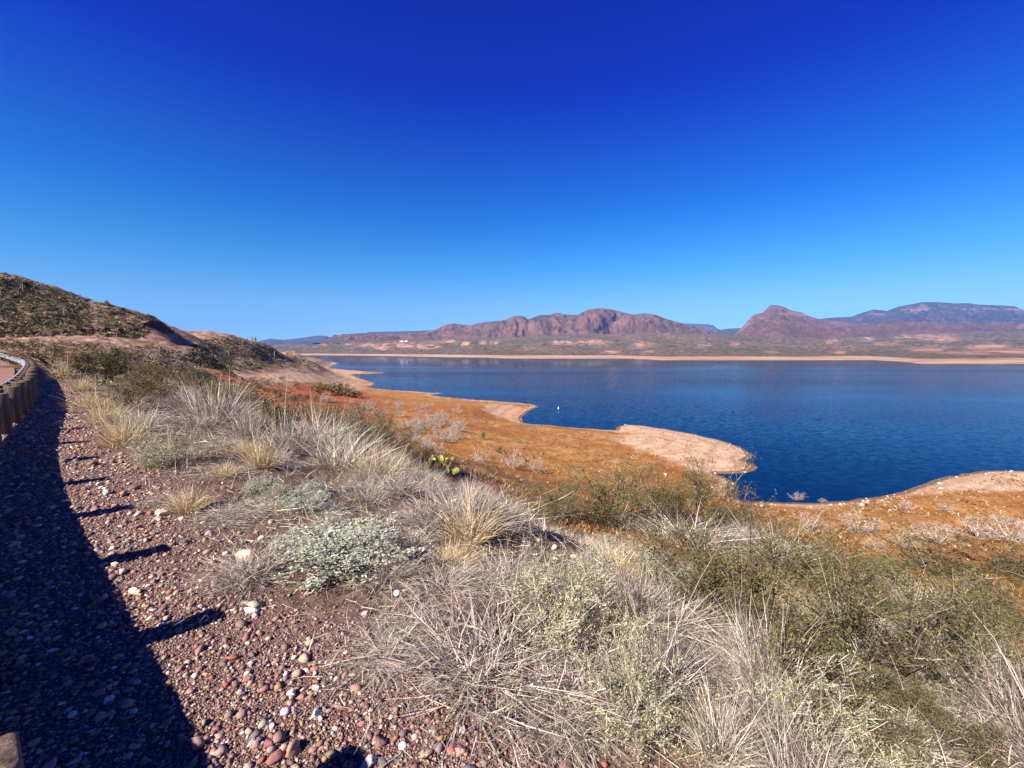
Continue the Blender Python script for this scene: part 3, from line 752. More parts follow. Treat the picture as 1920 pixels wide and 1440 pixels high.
def brush(seed, n, H, spread, cols, w, twigs=3):
    """grey twiggy half-dead bush: forked stems radiating from a low crown"""
    rng = np.random.default_rng(seed)
    az = rng.random(n) * 2 * math.pi; th = np.abs(rng.normal(spread * 0.55, spread * 0.38, n)).clip(0.05, 1.5)
    D = np.stack([np.sin(th) * np.cos(az), np.sin(th) * np.sin(az), np.cos(th)], 1)
    P0 = rng.normal(0, 0.06, (n, 3)) * np.array([1, 1, 0.2]) + np.array([0, 0, 0.01])
    L = H * rng.uniform(0.55, 1.1, n); bend = rng.normal(0, 0.24, (n, 3)) * L[:, None] + np.array([0, 0, 0.14]) * L[:, None] * (th / 1.5)[:, None]
    P = lines(P0, D, L, bend, 4); parts = [ribbons(P, w * rng.uniform(0.9, 1.8, n), palette(rng, n, cols, 0.2), rng, 0.6)]
    m = n * twigs; idx = np.repeat(np.arange(n), twigs); f = rng.uniform(0.3, 0.95, m)
    S0 = P0[idx] + D[idx] * (L[idx] * f)[:, None] + bend[idx] * (f ** 2)[:, None]
    D2 = D[idx] + rng.normal(0, 0.5, (m, 3)) + np.array([0, 0, 0.25]); D2 /= np.linalg.norm(D2, axis=1)[:, None]
    L2 = H * rng.uniform(0.10, 0.36, m)
    parts.append(ribbons(lines(S0, D2, L2, rng.normal(0, 0.12, (m, 3)) * L2[:, None], 3), w * rng.uniform(0.5, 1.0, m), palette(rng, m, cols, 0.22), rng, 0.8))
    return join(*parts)
def mat_twigs(seed, n, R, cols, w, h=0.08):
    rng = np.random.default_rng(seed)
    P0 = np.stack([rng.normal(0, R * 0.38, n), rng.normal(0, R * 0.38, n), np.abs(rng.normal(0, h, n)) + 0.004], 1)
    az = np.arctan2(P0[:, 1], P0[:, 0]) + rng.normal(0, 0.9, n); el = rng.normal(0.12, 0.2, n)
    D = np.stack([np.cos(az) * np.cos(el), np.sin(az) * np.cos(el), np.sin(el)], 1)
    L = R * rng.uniform(0.15, 0.55, n)
    b = rng.normal(0, 0.18, (n, 3)) * L[:, None]; b[:, 2] -= 0.08 * L
    P = lines(P0, D, L, b, 4); P[..., 2] = np.maximum(P[..., 2], 0.002)
    return ribbons(P, w * rng.uniform(0.6, 1.5, n), palette(rng, n, cols, 0.22), rng, 0.7)
def woody(seed, n_main, H, spread, n_sub, n_twig, leaf_n, leaf, cols, wood=WOOD, aspect=0.45, flat=1.0, twig_len=0.28, rmain=0.012, up=0.5, jit=0.02, twigw=0.004):
    """stems, forks and twigs with leaves along the twigs -> (branches, foliage)"""
    rng = np.random.default_rng(seed)
    az = np.arange(n_main) * 2.4 + rng.normal(0, 0.4, n_main); th = spread * np.sqrt(rng.uniform(0.02, 1, n_main))
    D = np.stack([np.sin(th) * np.cos(az), np.sin(th) * np.sin(az), np.cos(th) * flat], 1)
    P0 = rng.normal(0, 0.05 * H, (n_main, 3)) * np.array([1, 1, 0]) ; P0[:, 2] = -0.03
    L = H * rng.uniform(0.7, 1.1, n_main); bend = rng.normal(0, 0.14, (n_main, 3)) * L[:, None]
    PM = lines(P0, D, L, bend, 5); cm = palette(rng, n_main, wood, 0.2)
    br = [tubes(PM, np.full(n_main, rmain), np.full(n_main, rmain * 0.3), cm, rng)]
    m = n_main * n_sub; i1 = np.repeat(np.arange(n_main), n_sub); f = rng.uniform(0.22, 1.0, m)
    S0 = P0[i1] + D[i1] * (L[i1] * f)[:, None] + bend[i1] * (f ** 2)[:, None]
    D1 = D[i1] * 0.7 + rot_rand(rng, m) * 0.75 + np.array([0, 0, 0.12]); D1 /= np.linalg.norm(D1, axis=1)[:, None]
    L1 = H * rng.uniform(0.22, 0.5, m) * (1.15 - 0.5 * f); b1 = rng.normal(0, 0.12, (m, 3)) * L1[:, None]
    br.append(tubes(lines(S0, D1, L1, b1, 3), np.full(m, rmain * 0.42), np.full(m, rmain * 0.15), palette(rng, m, wood, 0.2), rng))
    k = m * n_twig; i2 = np.repeat(np.arange(m), n_twig); g = rng.uniform(0.15, 1.0, k)
    T0 = S0[i2] + D1[i2] * (L1[i2] * g)[:, None] + b1[i2] * (g ** 2)[:, None]
    D2 = D1[i2] * 0.6 + rot_rand(rng, k) * 0.85 + np.array([0, 0, 0.1]); D2 /= np.linalg.norm(D2, axis=1)[:, None]
    L2 = H * twig_len * rng.uniform(0.4, 1.0, k); b2 = rng.normal(0, 0.14, (k, 3)) * L2[:, None]
    br.append(ribbons(lines(T0, D2, L2, b2, 3), np.full(k, twigw), palette(rng, k, wood, 0.25), rng, 0.6))
    fol = None
    if leaf_n:
        q = k * leaf_n; i3 = np.repeat(np.arange(k), leaf_n); e = rng.uniform(0.1, 1.05, q)
        C = T0[i3] + D2[i3] * (L2[i3] * e)[:, None] + b2[i3] * (e ** 2)[:, None] + rng.normal(0, jit, (q, 3))
        tw = palette(rng, k, cols, 0.18)[i3] * (1 + rng.normal(0, 0.12, (q, 1)))
        keep = C[:, 2] > 0.0
        fol = leaves(C[keep], leaf * rng.uniform(0.6, 1.35, keep.sum()), np.clip(tw[keep], 0.005, 0.8), rng, aspect, up)
    return join(*br), fol
def clump(seed, n, R, H, size, cols, wood=True):
    """far bush of a few hundred leaf clusters with a ragged outline"""
    rng = np.random.default_rng(seed)
    k = 6; cc = rng.normal(0, 0.42, (k, 3)) * np.array([R, R, H * 0.35]); cc[:, 2] = np.abs(cc[:, 2]) + H * 0.42
    d = rot_rand(rng, n) * (rng.random(n) ** 0.4)[:, None] * np.array([R * 0.55, R * 0.55, H * 0.42])
    C = cc[rng.integers(0, k, n)] + d; C[:, 2] = np.abs(C[:, 2])
    fol = leaves(C, size * rng.uniform(0.5, 1.4, n), palette(rng, n, cols, 0.22), rng, 0.7, 0.25)
    if not wood: return fol
    s = 7; az = rng.random(s) * 6.28; D = np.stack([np.cos(az) * 0.5, np.sin(az) * 0.5, np.full(s, 0.8)], 1)
    st = ribbons(lines(np.zeros((s, 3)), D, np.full(s, H * 0.75), rng.normal(0, 0.1, (s, 3)) * H, 3), np.full(s, 0.05 * R), palette(rng, s, WOOD), rng, 0.7)
    return join(fol, st)
_ICO = None
def ico():
    p = (1 + 5 ** 0.5) / 2
    V = np.array([(-1, p, 0), (1, p, 0), (-1, -p, 0), (1, -p, 0), (0, -1, p), (0, 1, p), (0, -1, -p), (0, 1, -p), (p, 0, -1), (p, 0, 1), (-p, 0, -1), (-p, 0, 1)], float)
    F = np.array([(0, 11, 5), (0, 5, 1), (0, 1, 7), (0, 7, 10), (0, 10, 11), (1, 5, 9), (5, 11, 4), (11, 10, 2), (10, 7, 6), (7, 1, 8), (3, 9, 4), (3, 4, 2), (3, 2, 6), (3, 6, 8), (3, 8, 9), (4, 9, 5), (2, 4, 11), (6, 2, 10), (8, 6, 7), (9, 8, 1)])
    return V / np.linalg.norm(V[0]), F
def sub_ico(n):
    V, F = ico(); V = list(map(tuple, V)); F = F.tolist()
    for _ in range(n):
        cache = {}; G = []
        def mid(a, b):
            k = (min(a, b), max(a, b))
            if k not in cache:
                m = np.array(V[a]) + np.array(V[b]); m /= np.linalg.norm(m); cache[k] = len(V); V.append(tuple(m))
            return cache[k]
        for a, b, c in F:
            x, y, z = mid(a, b), mid(b, c), mid(c, a); G += [(a, x, z), (b, y, x), (c, z, y), (x, y, z)]
        F = G
    return np.array(V), np.array(F)
def rock(seed, sub=1, jag=0.2, flatz=0.7, col=(0.5, 0.42, 0.33)):
    rng = np.random.default_rng(seed); V, F = sub_ico(sub)
    planes = rot_rand(rng, 13); dist = rng.uniform(0.52, 0.86, 13)
    for n, d in zip(planes, dist):
        s = V @ n; V = V - np.outer(np.maximum(s - d, 0), n)
    V = V * (1 + rng.normal(0, jag * 0.15, (len(V), 1))) * np.array([1, rng.uniform(0.6, 0.9), flatz])
    return V, F, np.tile(np.array(col), (len(V), 1))

# ------------------------------------------------------------------ a tidy library of plant meshes (shared between copies)
LIB = {}
def lib(kind, variants): LIB[kind] = variants
lib('dry', [dict(m=vmesh('dry_grass', tussock(100 + i, 950, 0.22, 0.60, 1.0, 0.6, GREY, 0.0048))) for i in range(4)])
lib('pale', [dict(m=vmesh('pale_grass', tussock(120 + i, 850, 0.19, 0.58, 0.95, 0.5, PALE, 0.0046))) for i in range(3)])
lib('straw', [dict(m=vmesh('straw_grass', tussock(140 + i, 700, 0.15, 0.50, 0.85, 0.5, STRAW, 0.0046))) for i in range(3)])
lib('stalks', [dict(m=vmesh('tall_stalks', tussock(150 + i, 90, 0.12, 0.95, 0.5, 0.2, PALE, 0.005, K=5))) for i in range(2)])
lib('brush', [dict(m=vmesh('twiggy_brush', brush(160 + i, 420, 0.55, 1.35, GREY, 0.0046, 4))) for i in range(4)])
lib('mat', [dict(m=vmesh('twig_mat', mat_twigs(180 + i, 900, 0.6, GREY, 0.0045))) for i in range(3)])
lib('litter', [dict(m=vmesh('straw_litter', mat_twigs(190 + i, 700, 0.6, PALE, 0.004, 0.05))) for i in range(2)])
def leafy(kind, n, **kw):
    out = []
    for i in range(n):
        b, f = woody(seed=kw['seed'] + i, **{k: v for k, v in kw.items() if k != 'seed'})
        out.append(dict(b=vmesh('branches', b), f=vmesh('foliage', f)))
    lib(kind, out)
leafy('sage', 3, seed=200, n_main=40, H=0.36, spread=1.35, n_sub=5, n_twig=4, leaf_n=9, leaf=0.019, cols=SAGE, wood=GREY, aspect=0.5, twig_len=0.3, rmain=0.005, jit=0.012)
leafy('palegreen', 3, seed=220, n_main=26, H=0.5, spread=1.2, n_sub=6, n_twig=5, leaf_n=12, leaf=0.0135, cols=PALEGREEN, wood=GREY, aspect=0.45, twig_len=0.24, rmain=0.004, jit=0.012)
leafy('creosote', 4, seed=240, n_main=18, H=0.95, spread=1.2, n_sub=7, n_twig=7, leaf_n=14, leaf=0.0235, cols=OLIVE + DARKGREEN[:1] + BROWNOLIVE[:1], wood=WOOD + [(0.26, 0.20, 0.15)], aspect=0.38, twig_len=0.24, rmain=0.011, jit=0.025)
leafy('darkbush', 2, seed=260, n_main=12, H=1.0, spread=1.05, n_sub=6, n_twig=5, leaf_n=9, leaf=0.06, cols=DARKGREEN, aspect=0.5, twig_len=0.25, rmain=0.013, jit=0.03)
leafy('brownbush', 2, seed=270, n_main=12, H=1.0, spread=1.05, n_sub=6, n_twig=5, leaf_n=7, leaf=0.05, cols=BROWNOLIVE, aspect=0.45, twig_len=0.27, rmain=0.012, jit=0.03)
leafy('greenbroom', 2, seed=280, n_main=16, H=0.9, spread=0.8, n_sub=6, n_twig=6, leaf_n=6, leaf=0.055, cols=BRIGHT, aspect=0.16, twig_len=0.3, rmain=0.010, jit=0.02, up=0.0)
def dead(seed):
    b, _ = woody(seed, 15, 1.0, 1.3, 6, 6, 0, 0, None, wood=DEAD, twig_len=0.32, rmain=0.015, twigw=0.0085); return dict(m=vmesh('bare_branches', b))
lib('dead', [dead(300 + i) for i in range(4)])
FARCOLS = [OLIVE, BROWNOLIVE, DARKGREEN, OLIVE, [(0.21, 0.16, 0.11), (0.15, 0.12, 0.085)]]
lib('farbush', [dict(m=vmesh('scrub_bush', clump(320 + i, 110, 0.75, 1.0, 0.26, FARCOLS[i % 5]))) for i in range(10)])
lib('midbush', [dict(m=vmesh('scrub_bush', clump(340 + i, 420, 0.8, 1.0, 0.13, FARCOLS[i % 4]))) for i in range(8)])
EXT = {}
for k, vv in LIB.items():
    for i, v in enumerate(vv):
        me = v.get('m') or v.get('f'); co = np.empty(len(me.vertices) * 3, np.float32); me.vertices.foreach_get('co', co); co = co.reshape(-1, 3)
        EXT[k, i] = (np.percentile(np.hypot(co[:, 0], co[:, 1]), 93) * 2, np.percentile(co[:, 2], 97))
NAMES = dict(dry='dry_grass_tussock', pale='pale_grass_tussock', straw='straw_grass_tussock', stalks='tall_grass_stalks', brush='twiggy_brush', mat='flattened_twig_mat', litter='straw_litter_mat', sage='silver_sage_bush',
             palegreen='pale_green_bush', creosote='creosote_bush', darkbush='dark_green_bush', brownbush='brown_olive_bush', greenbroom='green_broom_bush', dead='dead_shrub', farbush='scrub_bush', midbush='scrub_bush')
CATS = dict(dry='grass', pale='grass', straw='grass', stalks='grass', brush='bush', mat='twigs', litter='grass', sage='bush', palegreen='bush', creosote='bush', darkbush='bush', brownbush='bush', greenbroom='bush', dead='dead shrub', farbush='bush', midbush='bush')
_pick = random.Random(5)
def plant(kind, loc, width, height=None, label='', group=None, var=None, rz=None, tilt=None):
    i = _pick.randrange(len(LIB[kind])) if var is None else var % len(LIB[kind])
    v = LIB[kind][i]; ew, eh = EXT[kind, i]
    sx = width / ew; sz = (height / eh) if height else sx
    rz = _pick.uniform(0, 6.283) if rz is None else rz
    name = NAMES[kind]
    if 'm' in v:
        o = link(name, v['m'], None); mat = M_STRAW
        if kind in ('dead',): mat = M_WOOD
        if kind in ('farbush', 'midbush'): mat = M_LEAF
        if not v['m'].materials: v['m'].materials.append(mat)
    else:
        o = link(name, None)
        for part, key, mat in (('branches', 'b', M_WOOD), ('foliage', 'f', M_LEAF)):
            if not v[key].materials: v[key].materials.append(mat)
            link(part, v[key], None, o)
    o.location = loc; o.scale = (sx, sx, sz)
    o.rotation_euler = (tilt[0] if tilt else 0, tilt[1] if tilt else 0, rz)
    o['label'] = label; o['category'] = CATS[kind]
    if group: o['group'] = group
    return o
def at_px(kind, px, py, wpx, hpx, label, group=None, var=None, sink=0.0, Y=None):
    """a plant whose foot stands on the terrain at this picture point, with the size it shows there"""
    # the lowest visible point is the plant's near edge: its foot stands half a width farther back
    dep = PITCH + math.atan((py - 720.0) / 800.0); sn, cs = math.sin(max(dep, 0)), math.cos(max(dep, 0))
    fk = 0.5 if kind in ('creosote', 'palegreen', 'stalks') else 1.0
    p = hit(px, py - 0.42 * fk * wpx * sn)
    if p is None: return None
    s = (p[1] + 0.1) / 800.0
    hpx = max(0.32 * hpx, (hpx - 0.5 * fk * wpx * sn) / max(cs, 0.5))
    if kind in ('dry', 'pale', 'straw', 'brush') and p[1] < 7: hpx *= 0.78
    return plant(kind, (p[0], p[1], p[2] - sink), wpx * s, hpx * s, label, group, var)

# ================================================================== GUARD RAIL
def path_at(t):
    x = np.interp(t, PT, PATH[:, 0]); y = np.interp(t, PT, PATH[:, 1])
    d = np.array([np.interp(t + 0.4, PT, PATH[:, 0]) - np.interp(t - 0.4, PT, PATH[:, 0]), np.interp(t + 0.4, PT, PATH[:, 1]) - np.interp(t - 0.4, PT, PATH[:, 1])])
    d /= np.linalg.norm(d); return np.array([x, y]), d, np.array([d[1], -d[0]])
def mat_timber():
    t = NT('weathered_timber')
    tc = t.new('ShaderNodeTexCoord').outputs['Object']
    mp = t.new('ShaderNodeMapping'); mp.inputs['Scale'].default_value = (30, 30, 1.6); t.l.new(tc, mp.inputs['Vector'])
    g = t.noise(1.0, 6, 0.65, mp.outputs['Vector'])
    c = t.ramp(g, [(0.3, (0.075, 0.046, 0.032)), (0.5, (0.15, 0.10, 0.072)), (0.68, (0.27, 0.20, 0.155))])
    c = t.mix(t.ramp(t.noise(3, 3, 0.5, tc), [(0.4, 0.0), (0.7, 0.5)]), c, (0.11, 0.06, 0.038))
    return t.surf(c, 0.9, t.bump(g, 0.6, 0.01), 0.15)
def mat_steel():
    t = NT('galvanised_steel')
    c = t.ramp(t.noise(6, 4, 0.6), [(0.35, (0.16, 0.165, 0.18)), (0.65, (0.26, 0.27, 0.29))])
    return t.surf(c, 0.55, None, 0.5, 0.35)
def beam_box(sx, sy, sz, bev=0.012):
    """upright timber with chamfered edges, standing on z = 0"""
    def ring(a, b, z): return [(-a + bev, -b, z), (a - bev, -b, z), (a, -b + bev, z), (a, b - bev, z), (a - bev, b, z), (-a + bev, b, z), (-a, b - bev, z), (-a, -b + bev, z)]
    a, b = sx / 2, sy / 2
    rings = [ring(a, b, 0), ring(a, b, sz - bev), ring(a - bev * 0.7, b - bev * 0.7, sz)]
    V = np.array(sum(rings, [])); F = []
    for k in range(2):
        for j in range(8): F.append((k * 8 + j, k * 8 + (j + 1) % 8, k * 8 + 8 + (j + 1) % 8, k * 8 + 8 + j))
    F += [(16, 17, 18, 19), (16, 19, 20, 23), (23, 20, 21, 22), (3, 2, 1, 0), (7, 4, 3, 0), (6, 5, 4, 7)]
    return V, np.array(F)
M_TIMBER, M_STEEL = mat_timber(), mat_steel()
def build_guardrail():
    p0, _, _ = path_at(0); root = link('guardrail', None, loc=(p0[0], p0[1], 20.0))
    root['label'] = 'steel beam guard rail on weathered timber posts curving along the road edge'; root['category'] = 'guard rail'
    inv = Vector((p0[0], p0[1], 20.0))
    post = make_mesh('post', *beam_box(0.18, 0.21, 1.06)); block = make_mesh('blockout', *beam_box(0.16, 0.20, 0.36))
    post.materials.append(M_TIMBER); block.materials.append(M_TIMBER)
    _tp = PT[np.argmin(np.hypot(PATH[:, 0] + 1.47, PATH[:, 1] - 1.10))]
    rr = random.Random(9); t = _tp - 1.45 * 6
    while t < 118:
        p, d, n = path_at(t)
        if abs(t - _tp) < 0.2: p = p + n * 0.07 + d * 0.09      # one post stands a little proud of the line
        if t > -7.5:
            yaw = math.atan2(d[1], d[0]); z = float(z_road(t))
            o = link('post', post, None, root); o.location = Vector((p[0], p[1], z - 0.28 + rr.uniform(-0.02, 0.03))) - inv
            o.rotation_euler = (rr.uniform(-0.025, 0.025), rr.uniform(-0.025, 0.025), yaw + rr.uniform(-0.05, 0.05))
            b = link('blockout', block, None, root); q = p - n * 0.19; b.location = Vector((q[0], q[1], z + 0.38)) - inv; b.rotation_euler = (0, 0, yaw)
        t += 1.85 if abs(t - _tp) < 0.2 else 1.45 if t < 60 else 2.9
    prof = [(0.0, 0.74), (0.045, 0.72), (0.075, 0.69), (0.075, 0.665), (0.02, 0.62), (0.0, 0.60), (0.0, 0.59), (0.02, 0.57), (0.075, 0.525), (0.075, 0.50), (0.02, 0.455), (0.0, 0.435), (0.0, 0.425), (0.02, 0.405), (0.075, 0.36), (0.075, 0.335), (0.045, 0.29), (0.0, 0.26)]
    prof = np.array(prof); loop = np.concatenate([prof, (prof + np.array([-0.012, 0]))[::-1]])
    ts = np.concatenate([np.arange(-7.5, 60, 0.45), np.arange(60, 119, 1.2)]); V = []
    for t in ts:
        p, d, n = path_at(t); z = float(z_road(t))
        for a, h in loop: q = p - n * (0.29 + a); V.append((q[0] - inv.x, q[1] - inv.y, z + h - inv.z))
    m, k = len(ts), len(loop); F = []
    for i in range(m - 1):
        for j in range(k): F.append((i * k + j, i * k + (j + 1) % k, (i + 1) * k + (j + 1) % k, (i + 1) * k + j))
    link('rail', make_mesh('rail', np.array(V), np.array(F)), M_STEEL, root)
build_guardrail()

USED = set()
def beside(what, px, py, anchors, fallback):
    """label by what the thing stands beside: nearest named neighbour that gives a label not used yet"""
    for d2, ax, ay, al in sorted(((px - ax) ** 2 + 2 * (py - ay) ** 2, ax, ay, al) for ax, ay, al in anchors)[:5]:
        dx, dy = px - ax, py - ay
        rel = ('right of' if dx > 0 else 'left of') if abs(dx) > 1.3 * abs(dy) else ('in front of' if dy > 0 else 'behind')
        lab = what + ' ' + rel + ' the ' + al
        if len(lab.split()) <= 16 and lab not in USED: USED.add(lab); return lab
    return fallback
# ================================================================== GRAVEL AND STONES
PEB = [(0.22, 0.115, 0.095), (0.28, 0.155, 0.12), (0.16, 0.085, 0.082), (0.38, 0.28, 0.225), (0.33, 0.225, 0.18), (0.11, 0.10, 0.11), (0.50, 0.43, 0.36), (0.58, 0.54, 0.50), (0.34, 0.20, 0.075), (0.29, 0.085, 0.05), (0.24, 0.17, 0.17), (0.17, 0.12, 0.10)]
PEB = [tuple(min(0.75, v * 1.0) for v in c) for c in PEB]
PEBP = np.array([0.17, 0.14, 0.12, 0.13, 0.13, 0.06, 0.05, 0.025, 0.03, 0.045, 0.06, 0.04]); PEBP = PEBP / PEBP.sum()
OCT_V = np.array([(1, 0, 0), (0, 1, 0), (-1, 0, 0), (0, -1, 0), (0, 0, 1), (0, 0, -1)], float)
OCT_F = np.array([(0, 1, 4), (1, 2, 4), (2, 3, 4), (3, 0, 4), (1, 0, 5), (2, 1, 5), (3, 2, 5), (0, 3, 5)])
ICO_V, ICO_F = ico()
def pebbles(C, r, col, rng, baseV, baseF, flat=0.62):
    N, m = len(C), len(baseV)
    V = baseV[None] * (1 + rng.normal(0, 0.26, (N, m, 1)))
    V = V * np.stack([rng.uniform(0.8, 1.35, N), rng.uniform(0.65, 1.0, N), np.full(N, flat) * rng.uniform(0.7, 1.2, N)], 1)[:, None]
    a = rng.random(N) * 6.283; ca, sa = np.cos(a)[:, None], np.sin(a)[:, None]; tx = rng.normal(0, 0.35, N)[:, None]
    x, y, z = V[..., 0], V[..., 1], V[..., 2]
    y, z = y * np.cos(tx) - z * np.sin(tx), y * np.sin(tx) + z * np.cos(tx)
    V = np.stack([x * ca - y * sa, x * sa + y * ca, z], -1) * r[:, None, None] + C[:, None]
    F = (np.arange(N)[:, None, None] * m + baseF[None]).reshape(-1, 3)
    return V.reshape(-1, 3), F, np.repeat(col, m, 0)
def st_to_xy(s, t):
    x = np.interp(t, PT, PATH[:, 0]); y = np.interp(t, PT, PATH[:, 1])
    dx = np.interp(t + 0.5, PT, PATH[:, 0]) - np.interp(t - 0.5, PT, PATH[:, 0]); dy = np.interp(t + 0.5, PT, PATH[:, 1]) - np.interp(t - 0.5, PT, PATH[:, 1])
    L = np.hypot(dx, dy); return x + s * dy / L, y - s * dx / L
def in_view(x, y, z, pad=60):
    u = x / np.maximum(y, 1e-3); ok = y > 0.3
    yc = y * CP - (z - CAM_Z) * SP; zc = y * SP + (z - CAM_Z) * CP
    px = 960 + 800 * x / np.maximum(yc, 1e-3); py = 720 - 800 * zc / np.maximum(yc, 1e-3)
    return ok & (yc > 0.2) & (px > -pad) & (px < 1920 + pad) & (py > -pad) & (py < 1440 + pad), px, py
def build_gravel():
    rng = np.random.default_rng(77)
    N = 190000
    t = np.exp(rng.uniform(np.log(1.2), np.log(34.0), N)) - 1.3; s = rng.uniform(-0.7, 2.6, N)
    x, y = st_to_xy(s, t)
    z = z_road(t) + bank_prof(s) + 0.004
    ok, px, py = in_view(x, y, z)
    dens = 1 - sstep(0.9, 2.1, s + 0.5 * fbm(x * 0.35, y * 0.35, 3, 22) + 0.02 * t)
    ok &= rng.random(N) < np.clip(dens + 0.10, 0, 1)
    x, y, t = x[ok], y[ok], t[ok]
    n = min(len(x), 74000); x, y, t = x[:n], y[:n], t[:n]
    z = ground(x, y); dist = np.hypot(x, y)
    r = np.exp(rng.normal(np.log(0.0068), 0.52, n)) * np.clip(0.9 + dist * 0.05, 0.9, 1.7)
    col = palette(rng, n, PEB, 0.16, PEBP)
    big = r > np.percentile(r, 86)
    C = np.stack([x, y, z + r * 0.25], 1)
    g = join(pebbles(C[big], r[big], col[big], rng, ICO_V, ICO_F), pebbles(C[~big], r[~big], col[~big], rng, OCT_V, OCT_F))
    o = link('gravel', vmesh('gravel', g), M_STONE, kind='stuff', label='loose reddish mixed gravel covering the road shoulder', category='gravel')
build_gravel()
PEBNAMES = ['brick red', 'orange brown', 'dark maroon', 'tan', 'light brown', 'blue black', 'cream', 'white', 'ochre', 'bright red', 'mauve grey', 'brown']
def build_pebbles():
    """the largest loose pebbles of the shoulder, one by one"""
    rng = np.random.default_rng(78); V = {}
    cols = PEB
    meshes = []
    for i in range(24):
        c = palette(rng, 1, [cols[i % len(cols)]], 0.1)[0]
        me = vmesh('pebble', rock(400 + i, 1, 0.3, rng.uniform(0.5, 0.75), c)); me.materials.append(M_STONE); meshes.append(me)
    n = 0
    while n < 260:
        t = math.exp(rng.uniform(math.log(1.6), math.log(9))) - 0.6; s = rng.uniform(-0.4, 1.7)
        x, y = st_to_xy(np.array([s]), np.array([t])); z = ground(x, y)
        ok, px, py = in_view(x, y, z, 10)
        if not ok[0]: continue
        r = float(np.exp(rng.normal(math.log(0.0130), 0.32))) * (0.85 + 0.08 * t)
        mi = int(rng.integers(24)); o = link('pebble', meshes[mi], None, loc=(x[0], y[0], z[0] + r * 0.28)); o.scale = (r, r, r); o.rotation_euler = (rng.normal(0, 0.3), rng.normal(0, 0.3), rng.uniform(0, 6.28))
        o['label'] = beside(PEBNAMES[mi % 12] + ' pebble', float(px[0]), float(py[0]), [(q[0], q[1], q[4]) for q in STONES if len(q[4].split()) <= 11], PEBNAMES[mi % 12] + ' loose pebble among finer gravel on the shoulder'); o['category'] = 'pebble'; o['group'] = 'larger pebbles on the gravel shoulder'
        n += 1
PALEROCK = (0.60, 0.50, 0.36); WHITEROCK = (0.62, 0.58, 0.52); REDROCK = (0.30, 0.13, 0.095)
STONES = [(200, 927, 20, PALEROCK, 'biggest pale stone in the small cluster beside the rail shadow'), (190, 917, 12, PALEROCK, 'pale stone tucked behind the biggest of the cluster by the shadow'), (185, 910, 11, WHITEROCK, 'white stone at the back of the cluster beside the rail shadow'), (170, 911, 8, WHITEROCK, 'small white stone left end of the cluster by the rail shadow'),
          (303, 966, 27, PALEROCK, 'cream angular rock with a flat face on the gravel right of the shadow'), (352, 934, 12, WHITEROCK, 'small white block stone alone on bare ground below the grass'), (136, 954, 14, (0.5, 0.33, 0.22), 'tan rounded stone between two post shadows'), (105, 967, 8, WHITEROCK, 'small white stone against the rail shadow edge'),
          (258, 967, 12, WHITEROCK, 'white flat stone just left of the cream angular rock'), (340, 975, 14, PALEROCK, 'long pale stone lying right of the cream angular rock'), (370, 964, 9, WHITEROCK, 'small white stone at the edge of the grey twigs'), (212, 1030, 14, PALEROCK, 'pale stone above the long post shadow tip'),
          (462, 1050, 38, (0.64, 0.55, 0.38), 'large pale yellow rock at the left end of the sage bush'), (490, 1012, 16, PALEROCK, 'flat cream stone in bare ground above the large yellow rock'), (795, 1075, 13, (0.62, 0.54, 0.40), 'round pale stone on open soil right of the silver sage'), (252, 1113, 24, PALEROCK, 'long cream stone on gravel right of the wide shadow'),
          (198, 1122, 18, (0.55, 0.38, 0.22), 'tan flat stone at the shadow edge'), (215, 1060, 16, PALEROCK, 'cream stone below the long post shadow'), (278, 1100, 10, WHITEROCK, 'small white stone beside the long cream stone'), (318, 1112, 12, (0.32, 0.08, 0.06), 'dark red stone on gravel left of the grey brush'),
          (377, 1140, 15, (0.33, 0.28, 0.30), 'grey violet stone at the foot of the grey brush'), (283, 1162, 15, (0.55, 0.46, 0.26), 'yellowish stone above the nearest post shadow'), (545, 1303, 22, WHITEROCK, 'white angular stone midway in the near gravel'), (565, 1311, 18, REDROCK, 'flat maroon stone beside the white angular stone'),
          (590, 1345, 24, WHITEROCK, 'bright white broad stone in the near gravel'), (510, 1365, 16, WHITEROCK, 'white smooth stone left of the broad white one'), (552, 1408, 42, (0.36, 0.19, 0.13), 'large orange brown rock at the bottom of the gravel'), (518, 1424, 34, (0.22, 0.085, 0.08), 'dark maroon slab at the bottom edge of the gravel'),
          (690, 1436, 34, (0.46, 0.40, 0.36), 'broad grey stone cut by the bottom edge'), (475, 1398, 24, (0.42, 0.34, 0.34), 'pale lilac stone near the maroon slab'), (505, 1398, 22, (0.25, 0.08, 0.09), 'wine red stone between lilac stone and orange rock'), (455, 1303, 16, (0.10, 0.11, 0.12), 'blackish rounded stone left in the near gravel'),
          (590, 1257, 16, REDROCK, 'reddish brown stone with sharp shadow in mid gravel'), (465, 1275, 18, (0.28, 0.10, 0.085), 'long red stone pointing away in mid gravel'), (592, 1293, 16, WHITEROCK, 'white oval stone right of the angular white stone'), (678, 1360, 18, (0.32, 0.11, 0.08), 'red stone at the edge of the twigs'),
          (608, 1333, 14, (0.16, 0.19, 0.19), 'blue grey stone behind the broad white stone'), (660, 1333, 14, (0.45, 0.25, 0.07), 'ochre stone at the margin of gravel and twigs'), (1040, 1030, 18, (0.58, 0.42, 0.33), 'pinkish stone on the bare brow above the slope'), (1010, 1015, 14, (0.58, 0.45, 0.36), 'pale pink stone on the bare brow left of the other'),
          (1075, 1045, 14, (0.55, 0.42, 0.33), 'small tan stone right on the bare brow'), (1905, 1262, 34, (0.50, 0.36, 0.26), 'tan flat rock at the right edge among twigs'), (685, 1155, 20, (0.46, 0.42, 0.40), 'grey crumbly stone in soil below the sage bush'), (1320, 1315, 22, (0.38, 0.21, 0.13), 'rusty stone in the hollow between straw tufts')]
